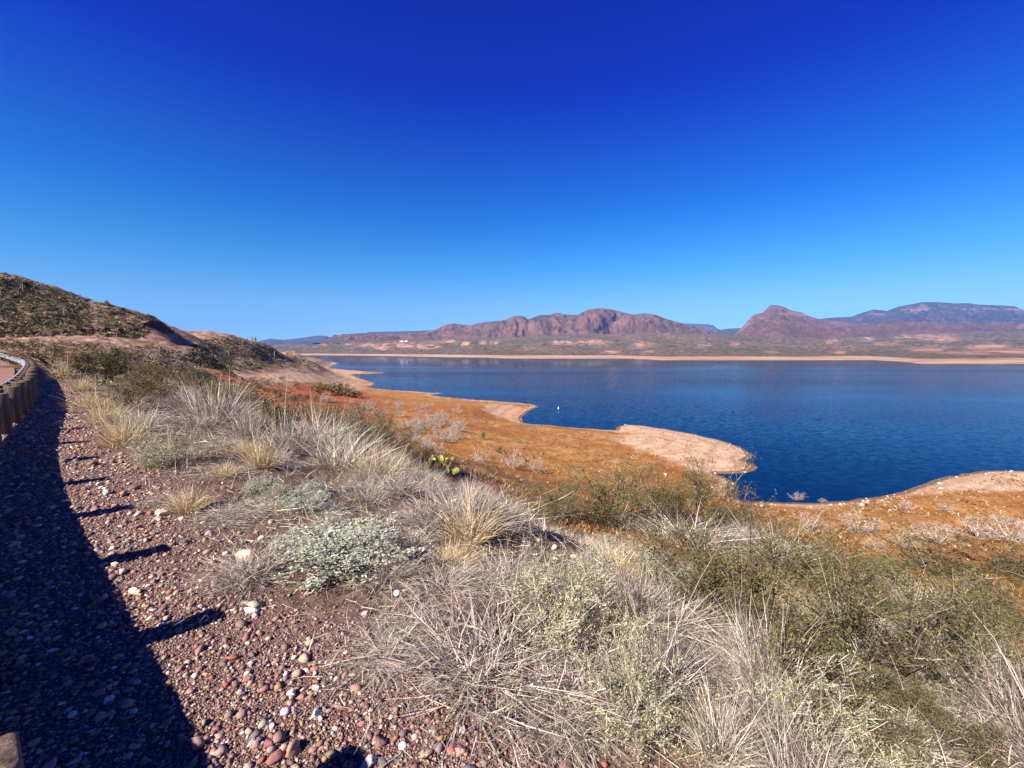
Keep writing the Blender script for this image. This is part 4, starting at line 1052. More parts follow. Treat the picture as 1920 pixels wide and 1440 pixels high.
def build_stones():
    for i, (px, py, w, c, lab) in enumerate(STONES):
        p = hit(px, py)
        if p is None: continue
        r = w * (p[1] + 0.15) / 800 * 0.5
        me = vmesh('stone', rock(500 + i, 2, 0.35, 0.72, c)); me.materials.append(M_STONE)
        o = link('stone', me, None, loc=(p[0], p[1], p[2] + r * 0.32)); o.scale = (r, r, r); o.rotation_euler = (0.1, -0.08, random.Random(i).uniform(0, 6.28))
        o['label'] = lab; o['category'] = 'stone'
build_stones()
build_pebbles()

# ================================================================== FOREGROUND PLANTS, ONE BY ONE
FORE = [
 # shoulder edge far left
 ('brownbush', 100, 693, 150, 52, 'broad olive bush behind the far end of the guard rail'), ('brownbush', 215, 690, 150, 46, 'yellowish olive bush behind the dark green one'), ('darkbush', 192, 722, 100, 58, 'dark green rounded bush beyond the gravel strip'),
 ('straw', 120, 712, 50, 30, 'straw bush at the foot of the dark green bush'), ('straw', 152, 735, 45, 24, 'golden grass tuft at the gravel edge below the dark bush'), ('brownbush', 255, 775, 120, 62, 'brown twiggy bush rising from the straw'), ('brownbush', 320, 752, 110, 55, 'reddish brown twiggy bush behind the first grass crest'),
 ('brownbush', 150, 690, 70, 34, 'small olive bush between broad olive and dark bush'), ('greenbroom', 415, 775, 120, 52, 'bright green broom bush behind the pale grass crest'), ('greenbroom', 470, 785, 90, 36, 'second green broom bush left of the stub cactus'), ('brownbush', 560, 790, 90, 40, 'low brown bush right of the tall stub cactus'),
 ('brownbush', 245, 722, 100, 42, 'yellow olive bush right of the dark green bush'), ('brownbush', 300, 720, 100, 36, 'olive bush below the talus slope'), ('creosote', 350, 735, 110, 42, 'olive creosote left of the tallest saguaro'), ('brownbush', 370, 765, 100, 44, 'brown olive bush below the tallest saguaro'), ('creosote', 450, 765, 100, 36, 'olive creosote right of the tallest saguaro'), ('brownbush', 590, 800, 110, 40, 'brown bush between stub cactus and dead band'), ('creosote', 660, 845, 120, 64, 'olive bush just left of the slope creosote'), ('brownbush', 270, 745, 90, 40, 'brown twiggy bush above the straw'),
 # tussock crest
 ('dry', 400, 812, 160, 84, 'large mauve grey tussock with pale tips at the left crest'), ('palegreen', 325, 878, 140, 76, 'grey green spreading bush left of its black shadow'), ('straw', 235, 842, 100, 56, 'pale straw tussock at the left of the grey green bush'), ('dry', 470, 838, 120, 66, 'mauve tussock right of the large pale tipped one'),
 ('straw', 490, 888, 70, 74, 'golden upright tussock in front of the mauve ones'), ('dry', 540, 862, 130, 76, 'mauve brown tussock in the middle of the crest'), ('pale', 600, 850, 130, 74, 'bright pale tussock at the top of the crest'), ('pale', 640, 900, 190, 84, 'broad pale tussock left of the white scrap'),
 ('straw', 705, 912, 120, 62, 'straw tussock right of the white scrap'), ('brush', 745, 952, 130, 72, 'dark grey arched brush below the cactus'), ('dry', 690, 955, 110, 56, 'grey tussock below the white scrap'), ('darkbush', 522, 838, 64, 80, 'dark green upright sprig bush in the grass crest'),
 ('creosote', 700, 868, 170, 92, 'olive creosote bush on the slope behind the crest'), ('brownbush', 640, 818, 120, 60, 'brown purple bush behind the bright pale tussock'), ('creosote', 745, 880, 90, 70, 'dark olive bush at the right end of the crest'), ('brownbush', 800, 868, 60, 30, 'small olive bush left of the prickly pear cluster'),
 ('pale', 420, 770, 90, 44, 'pale tussock behind the left crest'), ('dry', 350, 770, 80, 40, 'greyish tussock beside the small prickly pear'), ('straw', 200, 800, 90, 44, 'straw tussock halfway along the gravel edge'), ('straw', 170, 770, 70, 34, 'straw tussock on the narrow shoulder'), ('pale', 265, 815, 90, 46, 'pale tussock left of the crest'),
 # sage patches
 ('sage', 497, 932, 66, 34, 'silver sage bush below the golden tussock'), ('sage', 540, 950, 58, 32, 'silver sage bush right of the first sage'), ('sage', 582, 934, 52, 28, 'small silver sage under the crest'), ('sage', 570, 972, 110, 42, 'wide silver sage bush on bare soil'), ('palegreen', 520, 945, 54, 40, 'yellow green sprig bush between silver sages'),
 ('sage', 618, 1006, 70, 34, 'silver sage left of the pair on open soil'), ('sage', 682, 1016, 66, 34, 'silver sage right of the pair on open soil'), ('sage', 640, 1108, 250, 108, 'largest silver sage bush with dead twigs beneath'), ('sage', 560, 1050, 110, 46, 'pale sage behind the large yellow rock'),
 ('brush', 470, 1128, 220, 92, 'pale twiggy brush reaching left from the largest sage'), ('brush', 730, 1120, 180, 80, 'dark stemmed brush at the right of the largest sage'), ('mat', 430, 1000, 170, 30, 'flattened grey twigs beside the gravel'), ('mat', 380, 908, 150, 26, 'flattened grey twigs below the grey green bush'), ('mat', 470, 975, 120, 26, 'flattened grey twigs left of the wide sage'),
 # middle
 ('brush', 855, 1045, 270, 126, 'big grey brush dome in the centre of the bank'), ('brush', 945, 1015, 140, 84, 'grey brush right of the big dome'), ('dry', 800, 1010, 130, 74, 'grey tussock left of the big brush dome'), ('straw', 850, 1080, 110, 60, 'short straw tuft below the big brush dome'), ('pale', 770, 1040, 90, 50, 'pale tuft between sage and big dome'),
 ('dry', 830, 1140, 190, 76, 'low grey tussock right of the round stone'), ('dry', 950, 1130, 170, 76, 'low grey tussock below the bare brow'), ('palegreen', 1045, 1235, 280, 170, 'pale green fine leaved bush in the centre foreground'), ('palegreen', 1185, 1385, 230, 150, 'second pale green bush lower right of the first'),
 ('palegreen', 1100, 1150, 160, 90, 'pale green bush behind the first'), ('brush', 900, 1390, 440, 210, 'largest grey brush radiating over the bottom centre'), ('brush', 720, 1300, 260, 70, 'sprawling grey brush over the gravel margin'), ('brush', 1060, 1430, 300, 150, 'grey brush at the bottom right of the largest'), ('mat', 760, 1230, 230, 40, 'flattened pale twigs at the gravel margin'),
 ('stalks', 1225, 1340, 150, 150, 'tall thin pale stalks standing right of centre'), ('stalks', 1180, 1180, 120, 90, 'thin pale stalks behind the centre bushes'), ('pale', 1240, 1330, 160, 130, 'pale tuft at the foot of the tall stalks'), ('straw', 1160, 1110, 150, 80, 'straw tussock on the brow right of the bare patch'), ('pale', 1260, 1210, 170, 100, 'pale tuft under the big creosote'),
 ('straw', 1330, 1440, 220, 95, 'pale straw tussock bottom right of centre'), ('pale', 1480, 1450, 210, 90, 'bleached tussock at the bottom right'), ('pale', 1680, 1450, 180, 80, 'bleached tussock at the bottom under the creosotes'), ('brush', 1420, 1370, 220, 110, 'grey brush in the hollow under the big creosote'), ('pale', 1860, 1430, 190, 90, 'bleached tussock near the bottom right corner'),
 ('pale', 1400, 1300, 170, 80, 'bleached tuft at the left foot of the largest creosote'), ('pale', 1520, 1390, 170, 80, 'bleached tuft in front of the middle creosote'), ('straw', 1640, 1360, 150, 70, 'straw tuft between the two front creosotes'), ('pale', 1770, 1350, 170, 80, 'bleached tuft at the foot of the wide creosote'), ('brush', 1700, 1390, 200, 80, 'grey brush under the wide creosote'), ('brush', 1880, 1380, 200, 90, 'grey brush at the right edge near the bottom'), ('dry', 1600, 1230, 180, 80, 'mauve tuft between the largest and the wide creosote'), ('mat', 1300, 1320, 220, 40, 'dead twigs in the hollow beside the rusty stone'), ('litter', 1600, 1400, 300, 50, 'flattened straw under the bottom creosotes'), ('litter', 1000, 1400, 300, 50, 'flattened straw between grey brushes'),
 # right
 ('creosote', 1150, 1000, 230, 120, 'tall olive creosote on the brow above the orange flat'), ('creosote', 1320, 1005, 210, 128, 'olive creosote with leaning twigs before the water'), ('creosote', 1045, 985, 140, 76, 'low olive creosote at the left of the brow group'), ('creosote', 1235, 990, 130, 80, 'olive creosote between the two tall ones'), ('creosote', 1400, 1030, 150, 70, 'olive creosote right of the leaning one'),
 ('creosote', 1440, 1265, 470, 225, 'largest creosote in the right foreground'), ('creosote', 1690, 1320, 400, 215, 'wide creosote right of the largest'), ('creosote', 1890, 1340, 300, 190, 'creosote cut by the right edge'), ('creosote', 1850, 1195, 170, 100, 'small creosote near the right edge behind pale grass'), ('creosote', 1560, 1150, 260, 130, 'creosote behind the largest one'),
 ('creosote', 1560, 1340, 250, 130, 'creosote in front between the largest and the wide one'), ('creosote', 1790, 1265, 260, 130, 'creosote behind the wide one near the right edge'), ('creosote', 1330, 1180, 260, 140, 'olive creosote at the left shoulder of the largest'), ('creosote', 1760, 1420, 220, 100, 'low creosote in the bottom right corner area'), ('creosote', 1610, 1430, 220, 100, 'low creosote at the bottom right'), ('dry', 1290, 1075, 270, 90, 'mauve pale grass between brow bushes and creosotes'), ('dry', 1450, 1095, 220, 90, 'mauve grass behind the largest creosote'), ('pale', 1700, 1185, 190, 80, 'bright pale grass between the right creosotes'), ('pale', 1780, 1205, 170, 80, 'bright pale grass left of the small creosote'),
 ('brownbush', 1780, 1115, 200, 76, 'brown olive bush on the lower slope at right'), ('brownbush', 1890, 1105, 160, 80, 'purple brown bush on the lower slope at the right edge'), ('greenbroom', 1660, 1120, 150, 60, 'yellow green bush behind the bright pale grass'), ('brownbush', 1500, 1085, 150, 56, 'olive brown bush below the flats'), ('dry', 1400, 1060, 160, 60, 'pale grass right of the leaning creosote'),
]
ANCH = [(f[1], f[2], f[5]) for f in FORE if len(f[5].split()) <= 9]
def build_fore():
    for k, px, py, w, h, lab in FORE: at_px(k, px, min(py, 1438), w, h * 1.05, lab)
build_fore()

def build_fill():
    """grass and twigs between the larger plants of the bank"""
    rng = np.random.default_rng(91)
    kinds = ['dry', 'pale', 'straw', 'mat', 'litter', 'brush', 'palegreen']; pk = [0.13, 0.13, 0.12, 0.22, 0.18, 0.16, 0.06]
    N = 2600; t = np.exp(rng.uniform(np.log(1.0), np.log(42), N)) - 6.5; s = rng.uniform(1.2, 13, N)
    x, y = st_to_xy(s, t); z = ground(x, y); ok, px, py = in_view(x, y, z, 320)
    d = np.hypot(x, y)
    ok &= (d > 1.7) & (s > 1.5 + 0.5 * fbm(x * 0.35, y * 0.35, 3, 22)) & (rng.random(N) < np.clip(7.5 / (d + 3.5), 0.25, 1)) & (rng.random(N) < np.where(s > 9, 0.5, 1)) & (rng.random(N) < 0.3 + 0.7 * sstep(-0.25, 0.15, fbm(x * 0.7, y * 0.7, 2, 63)))
    ok &= ~((px > 390) & (px < 760) & (py > 930) & (py < 1050) & (rng.random(N) < 0.55)) & ~((px < 780) & (py > 1035)) & ~((px > 960) & (px < 1110) & (py > 990) & (py < 1060))
    n = 0
    for i in np.nonzero(ok)[0]:
        k = kinds[int(rng.choice(7, p=pk))]
        if s[i] < 2.4 and k in ('brush', 'dry'): k = 'mat'
        w = rng.uniform(0.35, 0.8) * (0.8 if s[i] < 2.4 else 1.0) * (1 + 0.02 * d[i])
        what = {'dry': 'grey grass tuft', 'pale': 'bleached grass tuft', 'straw': 'golden straw tuft', 'mat': 'grey twig patch', 'litter': 'bleached straw patch', 'brush': 'small grey brush', 'palegreen': 'small pale green bush'}[k]
        lab = {'dry': 'grey dry grass tuft filling the bank between named bushes', 'pale': 'bleached grass tuft filling the bank between named bushes', 'straw': 'golden straw tuft filling the bank between named bushes', 'mat': 'flat patch of grey dead twigs on bank soil',
               'litter': 'flat patch of bleached straw on bank soil', 'brush': 'small grey twiggy brush filling the bank', 'palegreen': 'small pale green bush filling the bank'}[k]
        lab = beside(what, float(px[i]), float(py[i]), ANCH, lab)
        plant(k, (x[i], y[i], z[i]), w, None if k in ('mat', 'litter') else w * rng.uniform(0.32, 0.58), lab, 'low ' + {'mat': 'twig patches', 'litter': 'straw patches', 'brush': 'brush', 'palegreen': 'green bushes'}.get(k, k + ' grass tufts') + ' on the bank'); n += 1
        if n >= 290: break
    print('fill', n)
build_fill()
def build_cover():
    """loose dry stems covering the soil of the bank: uncountable"""
    rng = np.random.default_rng(92)
    N = 120000; t = np.exp(rng.uniform(np.log(2.2), np.log(46), N)) - 6; s = rng.uniform(1.0, 12, N)
    x, y = st_to_xy(s, t); z0 = z_road(t) + bank_prof(s); ok, px, py = in_view(x, y, z0, 360)
    d = np.hypot(x, y)
    ok &= (d > 1.3) & (rng.random(N) < sstep(0.9, 2.4, s + 0.6 * fbm(x * 0.35, y * 0.35, 3, 22)) * (0.35 + 0.65 * sstep(-0.4, 0.3, fbm(x * 0.8, y * 0.8, 3, 61))))
    ok &= rng.random(N) < np.clip(6 / (d + 2), 0.1, 1)
    idx = np.nonzero(ok)[0][:46000]; x, y = x[idx], y[idx]; n = len(x); z = ground(x, y); d = d[idx]
    up = rng.random(n) < 0.45
    az = rng.random(n) * 6.283; el = np.where(up, rng.uniform(0.6, 1.4, n), rng.uniform(-0.05, 0.35, n))
    D = np.stack([np.cos(az) * np.cos(el), np.sin(az) * np.cos(el), np.sin(el)], 1); L = np.where(up, rng.uniform(0.06, 0.24, n), rng.uniform(0.08, 0.32, n)) * (1 + 0.03 * d)
    P = lines(np.stack([x, y, z + 0.005], 1), D, L, rng.normal(0, 0.16, (n, 3)) * L[:, None] - np.array([0, 0, 0.05]) * L[:, None], 3)
    col = palette(rng, n, GREY + PALE + STRAW[:2], 0.2)
    link('dry_ground_litter', vmesh('dry_ground_litter', ribbons(P, rng.uniform(0.0025, 0.0055, n) * (1 + 0.05 * d), col, rng, 0.7)), M_STRAW, kind='stuff', label='fallen dry stems and stubble covering the bank soil', category='litter')
build_cover()

# ================================================================== SLOPES, FLATS AND HILLS
def hit_many(px, py, y0=8.0, y1=520.0, n=150):
    u, w = ray(px, py); Y = np.geomspace(y0, y1, n)
    X = u[:, None] * Y[None]; Z = CAM_Z + w[:, None] * Y[None]
    G = ground(X.ravel(), np.tile(Y, len(u))).reshape(X.shape)
    b = Z < G; k = np.argmax(b, 1); ok = b.any(1) & (k > 0)
    j = np.arange(len(u)); a = np.maximum(k - 1, 0)
    d0, d1 = (Z - G)[j, a], (Z - G)[j, k]; f = np.clip(d0 / (d0 - d1 + 1e-9), 0, 1)
    Yh = Y[a] + (Y[k] - Y[a]) * f; xh = u * Yh
    return ok, xh, Yh, ground(xh, Yh)
def scatter_px(rng, n, poly):
    """random picture points inside a polygon"""
    P = np.array(poly, float); lo, hi = P.min(0), P.max(0); out = np.zeros((0, 2))
    while len(out) < n:
        q = rng.uniform(lo, hi, (n * 2, 2)); ins = np.zeros(len(q), bool)
        for a, b in zip(P, np.roll(P, -1, 0)):
            if a[1] != b[1]:
                c = (a[1] > q[:, 1]) != (b[1] > q[:, 1]); ins ^= c & (q[:, 0] < a[0] + (q[:, 1] - a[1]) / (b[1] - a[1]) * (b[0] - a[0]))
        out = np.concatenate([out, q[ins]])
    return out[:n, 0], out[:n, 1]
LEFT_HILL = [(-30, 500), (60, 528), (190, 568), (285, 595), (299, 602), (280, 622), (268, 634), (150, 630), (-30, 632)]
ROUND_HILL = [(360, 648), (400, 633), (435, 630), (475, 640), (520, 655), (600, 684), (612, 690), (540, 690), (450, 695), (370, 690), (350, 668)]
ROADSIDE = [(-30, 640), (60, 638), (240, 648), (330, 652), (380, 690), (330, 705), (200, 660), (-30, 655)]
RED_SLOPE = [(250, 700), (330, 690), (420, 702), (520, 712), (640, 728), (655, 745), (560, 752), (420, 760), (300, 745)]
def build_hill_scrub():
    rng = np.random.default_rng(95); n_ind = 0
    plan = [(LEFT_HILL, 115, (1.1, 2.6), ' scrub bush on the left hill above the road', 'scrub bushes on the left hill'),
            (ROUND_HILL, 75, (0.9, 1.9), ' scrub bush on the rounded hill before the lake', 'scrub bushes on the rounded hill')]
    for poly, n, (a, b), lab, grp in plan:
        px, py = scatter_px(rng, n, poly); ok, x, y, z = hit_many(px, py)
        for i in np.nonzero(ok & (y > 100))[0]:
            w = rng.uniform(a, b); v = int(rng.integers(10)); plant('farbush', (x[i], y[i], z[i] - 0.1), w, w * rng.uniform(0.55, 0.8), ('large ' if w > 0.55 * b + 0.45 * a else 'small ') + ['olive', 'brownish olive', 'dark green', 'olive', 'grey brown'][v % 5] + lab, grp, v); n_ind += 1
    # olive thicket on the red slope below the talus
    px, py = scatter_px(rng, 85, RED_SLOPE); ok, x, y, z = hit_many(px, py)
    for i in np.nonzero(ok & (y > 30))[0]:
        w = rng.uniform(1.4, 3.0) * (0.6 if y[i] < 70 else 1); plant('midbush', (x[i], y[i], z[i] - 0.1), w, w * rng.uniform(0.5, 0.75), 'olive bush in the thicket on the red slope', 'thicket bushes on the red slope')
    px, py = scatter_px(rng, 18, ROADSIDE); ok, x, y, z = hit_many(px, py)
    for i in np.nonzero(ok & (y > 60))[0]:
        w = rng.uniform(1.0, 2.4); plant('farbush', (x[i], y[i], z[i] - 0.1), w, w * 0.6, 'bush on the road embankment below the left hill', 'bushes on the road embankment')
    # the small dense scrub in between
    V = []
    def smallscrub(poly, n, lo, hi, cols, ymin):
        px, py = scatter_px(rng, n, poly); ok, x, y, z = hit_many(px, py); ok &= y > ymin
        x, y, z = x[ok], y[ok], z[ok]; m = len(x); k = 11; r = rng.uniform(lo, hi, m)
        C = np.stack([x, y, z], 1)[:, None] + rng.normal(0, 1, (m, k, 3)) * np.array([0.45, 0.45, 0.22]) * r[:, None, None]; C[..., 2] += r[:, None] * 0.28
        c = np.repeat(palette(rng, m, cols, 0.25), k, 0) * (1 + rng.normal(0, 0.15, (m * k, 1)))
        V.append(leaves(C.reshape(-1, 3), np.repeat(r, k) * rng.uniform(0.35, 0.75, m * k), np.clip(c, 0.01, 0.7), rng, 0.8, 0.2))
    mix_c = OLIVE + BROWNOLIVE + DARKGREEN + [(0.24, 0.17, 0.12), (0.30, 0.24, 0.18)]
    smallscrub(LEFT_HILL, 3200, 0.3, 1.0, mix_c, 100); smallscrub(ROUND_HILL, 2200, 0.25, 0.85, mix_c, 110); smallscrub(RED_SLOPE, 500, 0.3, 0.8, mix_c + [(0.26, 0.2, 0.17)] * 3, 40); smallscrub(ROADSIDE, 450, 0.25, 0.7, mix_c, 70)
    link('low_scrub', vmesh('low_scrub', join(*V)), M_LEAF, kind='stuff', label='dense low scrub covering the left hills', category='scrub')
    # stones of the hillsides
    W = []
    for poly, n in ((LEFT_HILL, 900), (ROUND_HILL, 900), (ROADSIDE, 500), ([(200, 652), (380, 656), (400, 690), (220, 690)], 900), ([(440, 700), (610, 692), (690, 716), (640, 726), (520, 716)], 500)):
        px, py = scatter_px(rng, n, poly); ok, x, y, z = hit_many(px, py); ok &= y > 60
        m = ok.sum(); r = np.exp(rng.normal(math.log(0.13), 0.5, m))
        W.append(pebbles(np.stack([x[ok], y[ok], z[ok] + r * 0.2], 1), r, palette(rng, m, [(0.24, 0.15, 0.11), (0.32, 0.22, 0.17), (0.17, 0.10, 0.075), (0.40, 0.31, 0.25)], 0.15), rng, OCT_V, OCT_F))
    link('hillside_rubble', vmesh('hillside_rubble', join(*W)), M_STONE, kind='stuff', label='scattered rubble on the hill slopes and talus', category='rubble')
build_hill_scrub()

DEADS = [(1520, 1008, 76, 42, 'bleached dead shrub with upright twigs on the orange flat'), (1612, 1012, 86, 44, 'bleached dead shrub right of the upright one'), (1695, 1035, 70, 30, 'grey dead shrub low on the flat'), (1755, 1035, 100, 44, 'pale dead shrub left in the right hand thicket'), (1835, 1030, 130, 50, 'widest dead shrub of the right hand thicket'), (1895, 1032, 110, 50, 'dead shrub at the right edge of the thicket'),
         (1494, 943, 34, 17, 'grey bare shrub at the water line right of the point'), (1543, 944, 18, 8, 'tiny bare shrub at the water line'), (1702, 962, 40, 18, 'small dead shrub behind the right thicket'), (1772, 962, 36, 16, 'small dead shrub far right on the flat'), (1640, 1040, 60, 26, 'dead shrub between the two groups on the flat'),
         (962, 885, 64, 38, 'white dead shrub behind the prickly pear'), (1005, 890, 44, 24, 'white dead shrub right of the prickly pear'), (900, 872, 50, 26, 'white dead shrub above the prickly pear'), (1880, 990, 60, 24, 'dead shrub above the right hand thicket')]
def build_flats():
    rng = np.random.default_rng(97)
    for px, py, w, h, lab in DEADS: at_px('dead', px, py, w * 0.85, h * 1.15, lab)
    px, py = scatter_px(rng, 95, [(600, 752), (700, 748), (800, 758), (880, 775), (850, 870), (780, 880), (740, 830), (650, 800)]); ok, x, y, z = hit_many(px, py)
    for i in np.nonzero(ok & (y > 45))[0]:
        w = rng.uniform(1.6, 3.6); plant('dead', (x[i], y[i], z[i]), w, w * rng.uniform(0.4, 0.6), 'bleached dead shrub in the grey band on the flat', 'dead shrubs in the grey band')
    # rust coloured weeds
    px = rng.uniform(540, 1960, 26000); py = rng.uniform(742, 1120, 26000); ok, x, y, z = hit_many(px, py, n=110)
    d = edge_dist(x, y); S = rail_dist(x, y); nz = fbm(x * 0.05, y * 0.05, 4, 21); n2 = fbm(x * 0.16, y * 0.16, 3, 33)
    ok &= (d > 3.5 + 3 * nz) & (S > 24) & (y > 28) & (y < 190) & (rng.random(len(x)) < 0.12 + 0.88 * sstep(-0.15, 0.35, n2))
    x, y, z, n2 = x[ok], y[ok], z[ok], n2[ok]; m = len(x); k = 4
    base = np.repeat(np.stack([x, y, z], 1), k, 0); az = rng.random(m * k) * 6.283; el = rng.uniform(0.35, 1.3, m * k)
    D = np.stack([np.cos(az) * np.cos(el), np.sin(az) * np.cos(el), np.sin(el)], 1); L = np.repeat(rng.uniform(0.18, 0.62, m), k) * rng.uniform(0.6, 1.1, m * k)
    base = base + rng.normal(0, 0.10, base.shape) * np.array([1, 1, 0])
    c = np.repeat(palette(rng, m, RUST + [(0.12, 0.055, 0.025), (0.44, 0.35, 0.25), (0.20, 0.15, 0.065), (0.36, 0.24, 0.10), (0.13, 0.105, 0.05)], 0.22), k, 0)
    g = ribbons(lines(base, D, L, rng.normal(0, 0.1, (m * k, 3)) * L[:, None], 3), rng.uniform(0.05, 0.115, m * k), c, rng, 0.7)
    link('rusty_weeds', vmesh('rusty_weeds', g), M_STRAW, kind='stuff', label='low rust coloured dry weeds over the lakeside flat', category='weeds')
    # pale cobbles at the water's edge
    px = rng.uniform(600, 1960, 5200); py = rng.uniform(700, 960, 5200); ok, x, y, z = hit_many(px, py, n=110); d = edge_dist(x, y); ok &= (d > 0.1) & (d < 14) & (rng.random(len(x)) < np.clip(1.3 - d / 9, 0.1, 1))
    m = ok.sum(); r = np.exp(rng.normal(math.log(0.125), 0.5, m))
    link('shore_cobbles', vmesh('shore_cobbles', pebbles(np.stack([x[ok], y[ok], z[ok] + r * 0.2], 1), r, palette(rng, m, [(0.50, 0.38, 0.29), (0.40, 0.28, 0.21), (0.58, 0.48, 0.39), (0.30, 0.19, 0.14)], 0.12), rng, OCT_V, OCT_F)), M_STONE, kind='stuff', label='pale cobbles strewn along the water edge', category='cobbles')
    # scattered living shrubs below the bank
    rng = np.random.default_rng(98)
    px, py = scatter_px(rng, 12, [(1380, 1040), (1940, 1060), (1940, 1110), (1500, 1090)]); ok, x, y, z = hit_many(px, py)
    for i in np.nonzero(ok & (y > 18))[0]:
        w = rng.uniform(0.7, 1.6); plant('midbush', (x[i], y[i], z[i]), w, w * 0.6, 'olive bush at the foot of the bank on the right', 'bushes at the foot of the bank')
    for px, py, w, h, lab in [(908, 826, 12, 16, 'small olive bush alone in the path on the flat'), (935, 850, 14, 14, 'olive tuft below the lone bush on the flat'), (985, 865, 10, 8, 'dark round tuft on the orange flat'), (640, 745, 62, 26, 'dark olive bush at the lower end of the red slope'), (600, 742, 50, 22, 'olive bush left of the lowest one on the red slope'), (665, 747, 26, 14, 'small olive bush at the tip of the red slope')]:
        at_px('midbush', px, py, w, h, lab)
build_flats()

# rock cut at the end of the left hill, and the broken ledge along its foot
def mat_rockface():
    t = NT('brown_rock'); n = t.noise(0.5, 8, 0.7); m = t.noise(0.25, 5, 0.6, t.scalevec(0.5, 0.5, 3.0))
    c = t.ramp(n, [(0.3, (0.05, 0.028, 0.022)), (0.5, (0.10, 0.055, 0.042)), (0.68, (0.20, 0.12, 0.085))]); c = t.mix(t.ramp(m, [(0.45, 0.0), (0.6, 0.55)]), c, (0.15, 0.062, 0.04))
    return t.surf(c, 0.95, t.bump(t.noise(0.9, 8, 0.7), 1.0, 0.8), 0.1)
M_ROCK = mat_rockface()
def build_rocks():
    A = np.linspace(-0.55, 1.12, 84); nb_, nt_ = 26, 9
    base0, base1 = at_y(274, 646, 147)[:2], at_y(348, 646, 169)[:2]; dr = base1 - base0; nr_ = np.array([dr[1], -dr[0]]) / np.linalg.norm(dr)
    trow = ([255, 266, 279, 292, 303, 315, 328, 338, 348, 356], [624, 617, 607, 601, 600, 606, 618, 630, 643, 650]); V = []
    for a in A:
        p = base0 + dr * max(a, 0) + np.array([-17.0, 4.0]) * max(-a, 0) + nr_ * 0.0
        px = 960 + 800 * p[0] / p[1]; zt = CAM_Z + (653 - np.interp(px, *trow)) / 800 * p[1]; zb = CAM_Z + (653 - 650) / 800 * p[1]
        if a < 0: g_ = float(ground([p[0]], [p[1]])[0]); f_ = float(sstep(0.0, 0.5, -a)); zt = zt * (1 - f_) + (g_ - 0.3) * f_; zb = min(zb, g_ - 0.4)
        for b in np.linspace(0, 1, nb_):
            q = p - nr_ * (1.2 * b ** 1.5 * (1 if a > 0 else 0.4)); V.append((q[0], q[1], zb + (zt - zb) * b))
        for c in np.linspace(0.08, 1, nt_): q = p - nr_ * (1.2 + 11 * c); e = float(sstep(0, 0.55, c)); V.append((q[0], q[1], zt * (1 - e) + (float(ground([q[0]], [q[1]])[0]) - 0.1) * e))
    V = np.array(V); k = nb_ + nt_
    rg = ridged(V[:, 1] * 0.16 + V[:, 2] * 0.10, V[:, 2] * 0.20 - V[:, 0] * 0.1, 4, 120); fm = fbm(V[:, 1] * 0.55 + V[:, 0] * 0.3, V[:, 2] * 0.6, 4, 125)
    V[:, :2] += nr_[None] * (0.55 * rg + 0.75 * fm)[:, None]; V[:, 2] += 0.35 * fbm(V[:, 0] * 0.5, V[:, 1] * 0.5, 3, 127)
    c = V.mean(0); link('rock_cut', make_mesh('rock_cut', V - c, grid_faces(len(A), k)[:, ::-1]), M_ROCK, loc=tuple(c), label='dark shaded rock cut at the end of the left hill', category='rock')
    rng = np.random.default_rng(130); ms = []
    for i in range(8):
        me = make_mesh('boulder', *rock(600 + i, 2, 0.5, 0.7)[:2]); me.materials.append(M_ROCK); ms.append(me)
    for i in range(60):
        px = rng.uniform(20, 275); py = 621 + 4.5 * math.sin(px * 0.02) + px * 0.012 + rng.normal(0, 2.0); p = hit(px, py)
        if p is None or p[1] < 90: continue
        o = link('boulder', ms[i % 8], None, loc=p); r = rng.uniform(0.5, 1.5); o.scale = (r * 1.2, r, r); o.rotation_euler = (rng.normal(0, 0.3), rng.normal(0, 0.3), rng.uniform(0, 6.28))
        o['label'] = 'brown boulder in the broken ledge along the foot of the left hill'; o['category'] = 'boulder'; o['group'] = 'boulders of the ledge below the left hill'
build_rocks()

# ------------------------------------------------------------------ saguaro and prickly pear
def mat_cactus(name, a, b):
    t = NT(name); c = t.ramp(t.noise(3.0, 4, 0.6, t.new('ShaderNodeTexCoord').outputs['Object']), [(0.35, a), (0.65, b)])
    return t.surf(c, 0.7, t.bump(t.noise(40, 2), 0.3, 0.01), 0.2)
M_SAG = mat_cactus('saguaro_skin', (0.13, 0.14, 0.055), (0.20, 0.20, 0.085))
M_PAD = mat_cactus('cactus_pad', (0.34, 0.34, 0.075), (0.46, 0.45, 0.13))
M_PAD2 = mat_cactus('cactus_pad_green', (0.17, 0.20, 0.05), (0.26, 0.28, 0.08))
def ribbed(P, R, ribs=12):
    """ribbed cactus limb along centre points P with radii R"""
    P = np.array(P, float); K = len(P); n = ribs * 2; a = np.arange(n) * 2 * math.pi / n; m = np.where(np.arange(n) % 2 == 0, 1.0, 0.82)
    V = []
    for i in range(K):
        d = P[min(i + 1, K - 1)] - P[max(i - 1, 0)]; d /= np.linalg.norm(d)
        s = np.cross(d, (0, 1, 0.01)); s /= np.linalg.norm(s); q = np.cross(d, s)
        V.append(P[i] + (s[None] * np.cos(a)[:, None] + q[None] * np.sin(a)[:, None]) * (R[i] * m)[:, None])
    V = np.concatenate(V); F = []
    for i in range(K - 1):
        for j in range(n): F.append((i * n + j, i * n + (j + 1) % n, (i + 1) * n + (j + 1) % n, (i + 1) * n + j))
    F.append(tuple([(K - 1) * n + j for j in (0, n // 4, n // 2, 3 * n // 4)]))
    return V, np.array(F)
